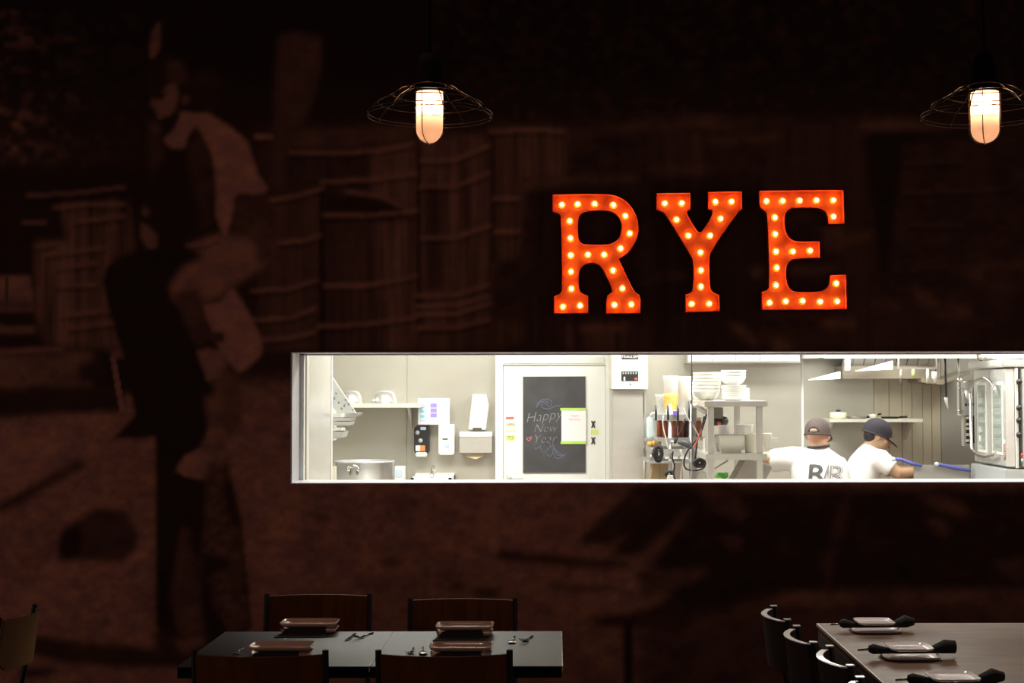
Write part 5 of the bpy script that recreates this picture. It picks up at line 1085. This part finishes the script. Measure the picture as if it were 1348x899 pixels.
def face(par, c, M, sc=1.0):
    EYEW = mat('eye_white', (.8, .78, .75), .3); c = Vector(c)
    for sx in (-1, 1):
        e = MB().ball(c+M @ Vector((sx*.030, .078, .000)), (.011, .008, .007), 10, 8, M).build('eye', EYEW, par); MB().ball(c+M @ Vector((sx*.030, .085, .000)), (.005, .003, .005), 8, 6, M).build('iris', HAIR, e)
        MB().tube([c+M @ Vector((sx*.016, .088, .016)), c+M @ Vector((sx*.032, .086, .021)), c+M @ Vector((sx*.046, .076, .015))], .0035, 6).build('eyebrow', HAIR, par)
    MB().ball(c+M @ Vector((0, .090, -.055)), (.020, .006, .005), 10, 6, M).build('lips', mat('lips', (.50, .20, .16), .5), par)
def legs(t, hip, lat, skin):
    b = MB(); lat = Vector(lat); hip = Vector(hip)
    loft(b, [(hip+Vector((0, 0, .12)), .155, .115), (hip, .165, .12), (hip-Vector((0, 0, .08)), .16, .11)], lat)
    for s_ in (-1, 1):
        h = hip+lat*(.085*s_)-Vector((0, 0, .03)); k = Vector((h.x, h.y, .48))+lat*(.01*s_); f_ = Vector((h.x, h.y, .07))+lat*(.02*s_)
        b.tube([h, h.lerp(k, .4), k, k.lerp(f_, .35), f_], [.088, .08, .060, .058, .050], 14)
    remesh(b, 'trousers', TROUS, t, .014)
    return hip
def shoes(t, hip, lat, fw):
    lat = Vector(lat); fw = Vector(fw)
    for s_ in (-1, 1):
        p = Vector((hip[0], hip[1], 0))+lat*(.105*s_); b = MB(); loft(b, [(p-fw*.08+Vector((0, 0, .045)), .035, .04), (p+Vector((0, 0, .05)), .04, .045), (p+fw*.10+Vector((0, 0, .035)), .045, .032), (p+fw*.17+Vector((0, 0, .025)), .03, .018)], lat, 14); b.build('shoe', BLACK, t)
# ---- first cook, seen from behind
S1 = F/9.45
X1 = lambda px: (px-CX)/S1
Z1 = lambda py: PY(1076, py, 9.45).z
c1_ = thing('person', (X1(1078), 9.45, 0), 'cook seen from behind in white lettered T-shirt and brown cap, reaching left', 'person')
hipc = Vector((X1(1080), 9.42, .86)); lat1 = Vector((1, 0, 0)); legs(c1_, hipc, lat1, SKIN); shoes(c1_, hipc, lat1, (0, 1, 0))
hc = Vector((X1(1076.5), 9.47, Z1(571.5))); fw1 = Vector((.42, .88, -.12)); b = MB()
M1 = head(b, hc, fw1, (0, 0, 1))
b.tube([(X1(1077), 9.45, Z1(602)), (X1(1076.5), 9.455, Z1(588)), (hc.x, hc.y-.012, hc.z-.03)], [.066, .062, .060], 18)
sz_ = Z1(603); shl = Vector((X1(1047), 9.47, sz_)); shr = Vector((X1(1104), 9.46, sz_-.01))
ell = Vector((1.435, 9.64, sz_-.008)); wrl = Vector((1.345, 9.43, Z1(601))); elr = Vector((shr.x+.05, 9.62, sz_-.25)); wrr = Vector((shr.x-.08, 9.80, sz_-.30))
tor1 = [((hipc.x, 9.42, .84), .15, .105), ((hipc.x, 9.43, 1.0), .145, .10), ((X1(1079), 9.45, 1.15), .165, .105), ((X1(1077), 9.46, sz_-.04), .150, .095), ((X1(1076), 9.46, sz_+.03), .10, .075), ((X1(1076), 9.46, sz_+.06), .06, .055)]
loft(b, tor1, lat1)
for s_, e_, w__ in ((shl, ell, wrl), (shr+Vector((-.03, 0, -.05)), elr, wrr)):
    b.ball(s_, .046, 14, 10); b.tube([s_, s_.lerp(e_, .5), e_, e_.lerp(w__, .35), w__], [.046, .046, .041, .040, .028], 14)
hand(b, wrl, (-.75, -.45, -.1), (0, .2, -1), 1, .5); hand(b, wrr, (-.6, .7, -.3), (0, 0, -1), 1, .5)
body1 = remesh(b, 'body', SKIN, c1_, .0085, 2)
face(body1, hc, M1)
b = MB()
g = .024
loft(b, [((hipc.x, 9.42, .80), .18, .135), ((hipc.x, 9.43, 1.0), .178, .132), ((X1(1078), 9.45, 1.13), .188, .132), ((X1(1077), 9.46, sz_-.06), .192, .126), ((X1(1076.5), 9.46, sz_), .165, .108), ((X1(1076.5), 9.46, sz_+.035), .115, .088), ((X1(1076.5), 9.46, sz_+.062), .075, .072), ((X1(1076.5), 9.46, sz_+.072), .068, .066)], lat1, 28)
b.tube([shl+Vector((.05, 0, -.01)), shl+Vector((-.02, .02, -.005)), shl.lerp(ell, .55)+Vector((-.01, 0, -.012)), shl.lerp(ell, .8)+Vector((-.015, -.01, -.02))], [.085, .082, .078, .080], 16)
b.tube([shr+Vector((-.05, 0, -.035)), shr+Vector((-.005, .01, -.030)), shr.lerp(elr, .45), shr.lerp(elr, .62)], [.058, .062, .066, .070], 16)
shirt1 = remesh(b, 'shirt', SHIRT, c1_, .012, 3)
bvh = BVHTree.FromPolygons([v.co+Vector(c1_.location) for v in shirt1.data.vertices], [tuple(p.vertices) for p in shirt1.data.polygons])
def onshirt(body, px, py, size, m, name, off, bold=0, sx=1):
    mb = text_mesh(body, size, None, None, None, faceM(px, py, 9.2) @ Matrix.Diagonal((sx, 1, 1, 1)), .06, 0, bold)
    me = bpy.data.meshes.new('t'); me.from_pydata(mb.v, [], mb.f); bm = bmesh.new(); bm.from_mesh(me)
    bmesh.ops.triangulate(bm, faces=bm.faces[:]); bmesh.ops.subdivide_edges(bm, edges=[e for e in bm.edges if e.calc_length() > .02], cuts=2, use_grid_fill=False); bmesh.ops.triangulate(bm, faces=bm.faces[:])
    out = MB(); vs = []
    for v in bm.verts:
        d_ = (v.co-EYE).normalized(); hit, _, _, _ = bvh.ray_cast(EYE, d_, 20); p = (hit if hit else v.co); vs.append(p-d_*off)
    out.add(vs, [tuple(w_.index for w_ in f_.verts) for f_ in bm.faces]); bm.free(); bpy.data.meshes.remove(me); return out.build(name, m, shirt1, recalc=False)
PRN = mat('print_charcoal', (.09, .09, .10), .8); PRG = mat('print_grey', (.26, .25, .26), .8)
onshirt('R', 1074, 624.8, .172, PRN, 'printed_letter', .004, .0015, 1.25); onshirt('/', 1087, 624, .15, PRG, 'printed_slash', .004, .001)
onshirt('R', 1100, 625.5, .172, PRG, 'printed_letter', .004, .004, 1.25); onshirt('R', 1100, 625.5, .172, SHIRT, 'printed_letter', .0055, .0005, 1.25); onshirt('R', 1100, 625.5, .172, PRG, 'printed_letter', .007, -.0035, 1.25)
ap = MB(); ap.tube([(X1(1076.5)+.069*math.cos(PI+a*PI/10), 9.46-.004+.072*math.sin(PI+a*PI/10), sz_+.077-.006*math.cos(a*PI/10)) for a in range(11)], .009, 6); ap.build('apron_strap', TROUS, c1_)
# cap: dome cut above a band, brim turned to the right
def cap(par, c, M, m, band_z=.012, brim=True, hole=True):
    b = MB(); seg, rings = 28, 9; vs = []
    for i in range(rings+1):
        t = (PI/2)*i/rings
        for k in range(seg):
            a = 2*PI*k/seg; vs.append(c+M @ Vector((.085*math.cos(t)*math.cos(a), -.006+.104*math.cos(t)*math.sin(a), band_z+.098*math.sin(t)**.9)))
    b.add(vs, [(i*seg+k, i*seg+(k+1) % seg, (i+1)*seg+(k+1) % seg, (i+1)*seg+k) for i in range(rings) for k in range(seg)], True)
    lo = [v-M @ Vector((0, 0, .022)) for v in vs[:seg]]
    b.add(lo+vs[:seg], [(k, (k+1) % seg, seg+(k+1) % seg, seg+k) for k in range(seg)], True)
    o = b.build('cap', m, par)
    b = MB(); b.tube([v+M @ Vector((0, 0, -.020)) for v in vs[:seg]], .006, 6, True); b.build('band', mat('cap_band', (.045, .038, .035), .8), o)
    if hole:
        b = MB(); b.ball(c+M @ Vector((0, -.094, band_z+.002)), (.030, .024, .021), 14, 10, M); b.build('back_opening', mat('short_hair', (.30, .22, .17), .7), o)
        b = MB(); b.tube([c+M @ Vector((.034*math.cos(PI*j/8), -.116+.014*abs(math.cos(PI*j/8)), band_z-.006+.030*math.sin(PI*j/8))) for j in range(9)], .004, 6); b.build('opening_edge', mat('cap_band', (.045, .038, .035), .8), o)
    if brim:
        b = MB(); n = 12; up_, lo_ = [], []
        for j in range(n+1):
            a = PI*j/n; x = .075*math.cos(a); y = .085+.075*math.sin(a); z_ = band_z-.022-.030*math.sin(a)**1.5-.25*x*x*10*.1
            up_.append((x, y, z_)); lo_.append((x, .06, band_z-.018))
        vs2 = [c+M @ Vector(v) for v in up_+lo_]; vs3 = [v-M @ Vector((0, 0, .004)) for v in vs2]; q = n+1
        b.add(vs2+vs3, [(j, j+1, q+j+1, q+j) for j in range(n)]+[(2*q+j+1, 2*q+j, 3*q+j, 3*q+j+1) for j in range(n)]+[(j+1, j, 2*q+j, 2*q+j+1) for j in range(n)], True); b.build('brim', m, o)
    return o
cap(c1_, hc, M1, CAPM)
# ---- second cook in profile, leaning to the right
S2 = F/10.05
X2 = lambda px: (px-CX)/S2
Z2 = lambda py: PY(1150, py, 10.05).z
c2_ = thing('person', (X2(1128), 10.05, 0), 'cook in profile facing right, white T-shirt and dark cap, bending over the line', 'person')
lat2 = Vector((0, 1, 0)); hip2 = Vector((X2(1120), 10.05, .84)); legs(c2_, hip2, lat2, SKIN2); shoes(c2_, hip2, lat2, (1, 0, 0))
hc2 = Vector((X2(1155), 10.03, Z2(573))); fw2 = Vector((.93, -.12, -.34)); b = MB(); M2 = head(b, hc2, fw2, (.2, 0, 1))
b.tube([(X2(1139), 10.05, Z2(596)), (X2(1147), 10.04, Z2(587)), (X2(1152), 10.03, Z2(578))], [.066, .058, .056], 16)
loft(b, [((hip2.x, 10.05, .84), .15, .105), ((X2(1124), 10.05, 1.02), .145, .10), ((X2(1132), 10.05, 1.16), .16, .105), ((X2(1140), 10.05, Z2(606)), .16, .10), ((X2(1143), 10.05, Z2(596)), .09, .07)], lat2)
s2 = Vector((X2(1150), 9.88, Z2(603))); e2 = Vector((X2(1172), 9.84, Z2(621.5))); w2 = Vector((X2(1210), 9.93, Z2(620)))
s3 = Vector((X2(1150), 10.22, Z2(603))); e3 = Vector((X2(1176), 10.27, Z2(622))); w3 = Vector((X2(1218), 10.2, Z2(622)))
for s_, e_, w__ in ((s2, e2, w2), (s3, e3, w3)):
    b.ball(s_, .046, 14, 10); b.tube([s_, s_.lerp(e_, .5), e_, e_.lerp(w__, .35), w__], [.046, .050, .043, .040, .030], 14)
hand(b, w2, (1, .05, -.15), (0, .2, -1), -1, .6); hand(b, w3, (1, -.1, -.15), (0, -.2, -1), 1, .6)
body2 = remesh(b, 'body', SKIN2, c2_, .0085, 2); face(body2, hc2, M2)
b = MB(); loft(b, [((X2(1118), 10.05, .80), .18, .135), ((X2(1124), 10.05, 1.0), .175, .132), ((X2(1131), 10.05, 1.14), .185, .128), ((X2(1139.5), 10.05, Z2(610)), .19, .118), ((X2(1143), 10.05, Z2(600)), .165, .098), ((X2(1145.5), 10.045, Z2(592)), .11, .078), ((X2(1147.5), 10.04, Z2(587.5)), .068, .064)], lat2, 28)
b.tube([s2+Vector((-.02, .03, 0)), s2, s2.lerp(e2, .45)+Vector((-.004, 0, 0)), s2.lerp(e2, .66)], [.075, .076, .068, .066], 16); b.tube([s3+Vector((-.02, -.03, 0)), s3, s3.lerp(e3, .45), s3.lerp(e3, .68)], [.075, .078, .074, .075], 16)
remesh(b, 'shirt', SHIRT, c2_, .012, 3)
cp2 = cap(c2_, hc2+M2 @ Vector((0, -.012, 0)), M2, mat('cap_black', (.035, .03, .045), .8), .018, True, False)
b = MB(); b.ball(hc2+M2 @ Vector((0, -.054, -.010)), (.073, .050, .062), 18, 12, M2); b.build('hair', HAIR, c2_)
MB().box((2.5, 9.8, .92), (2.8, 10.4, .935)).build('griddle_plate', BLACK, bgd)
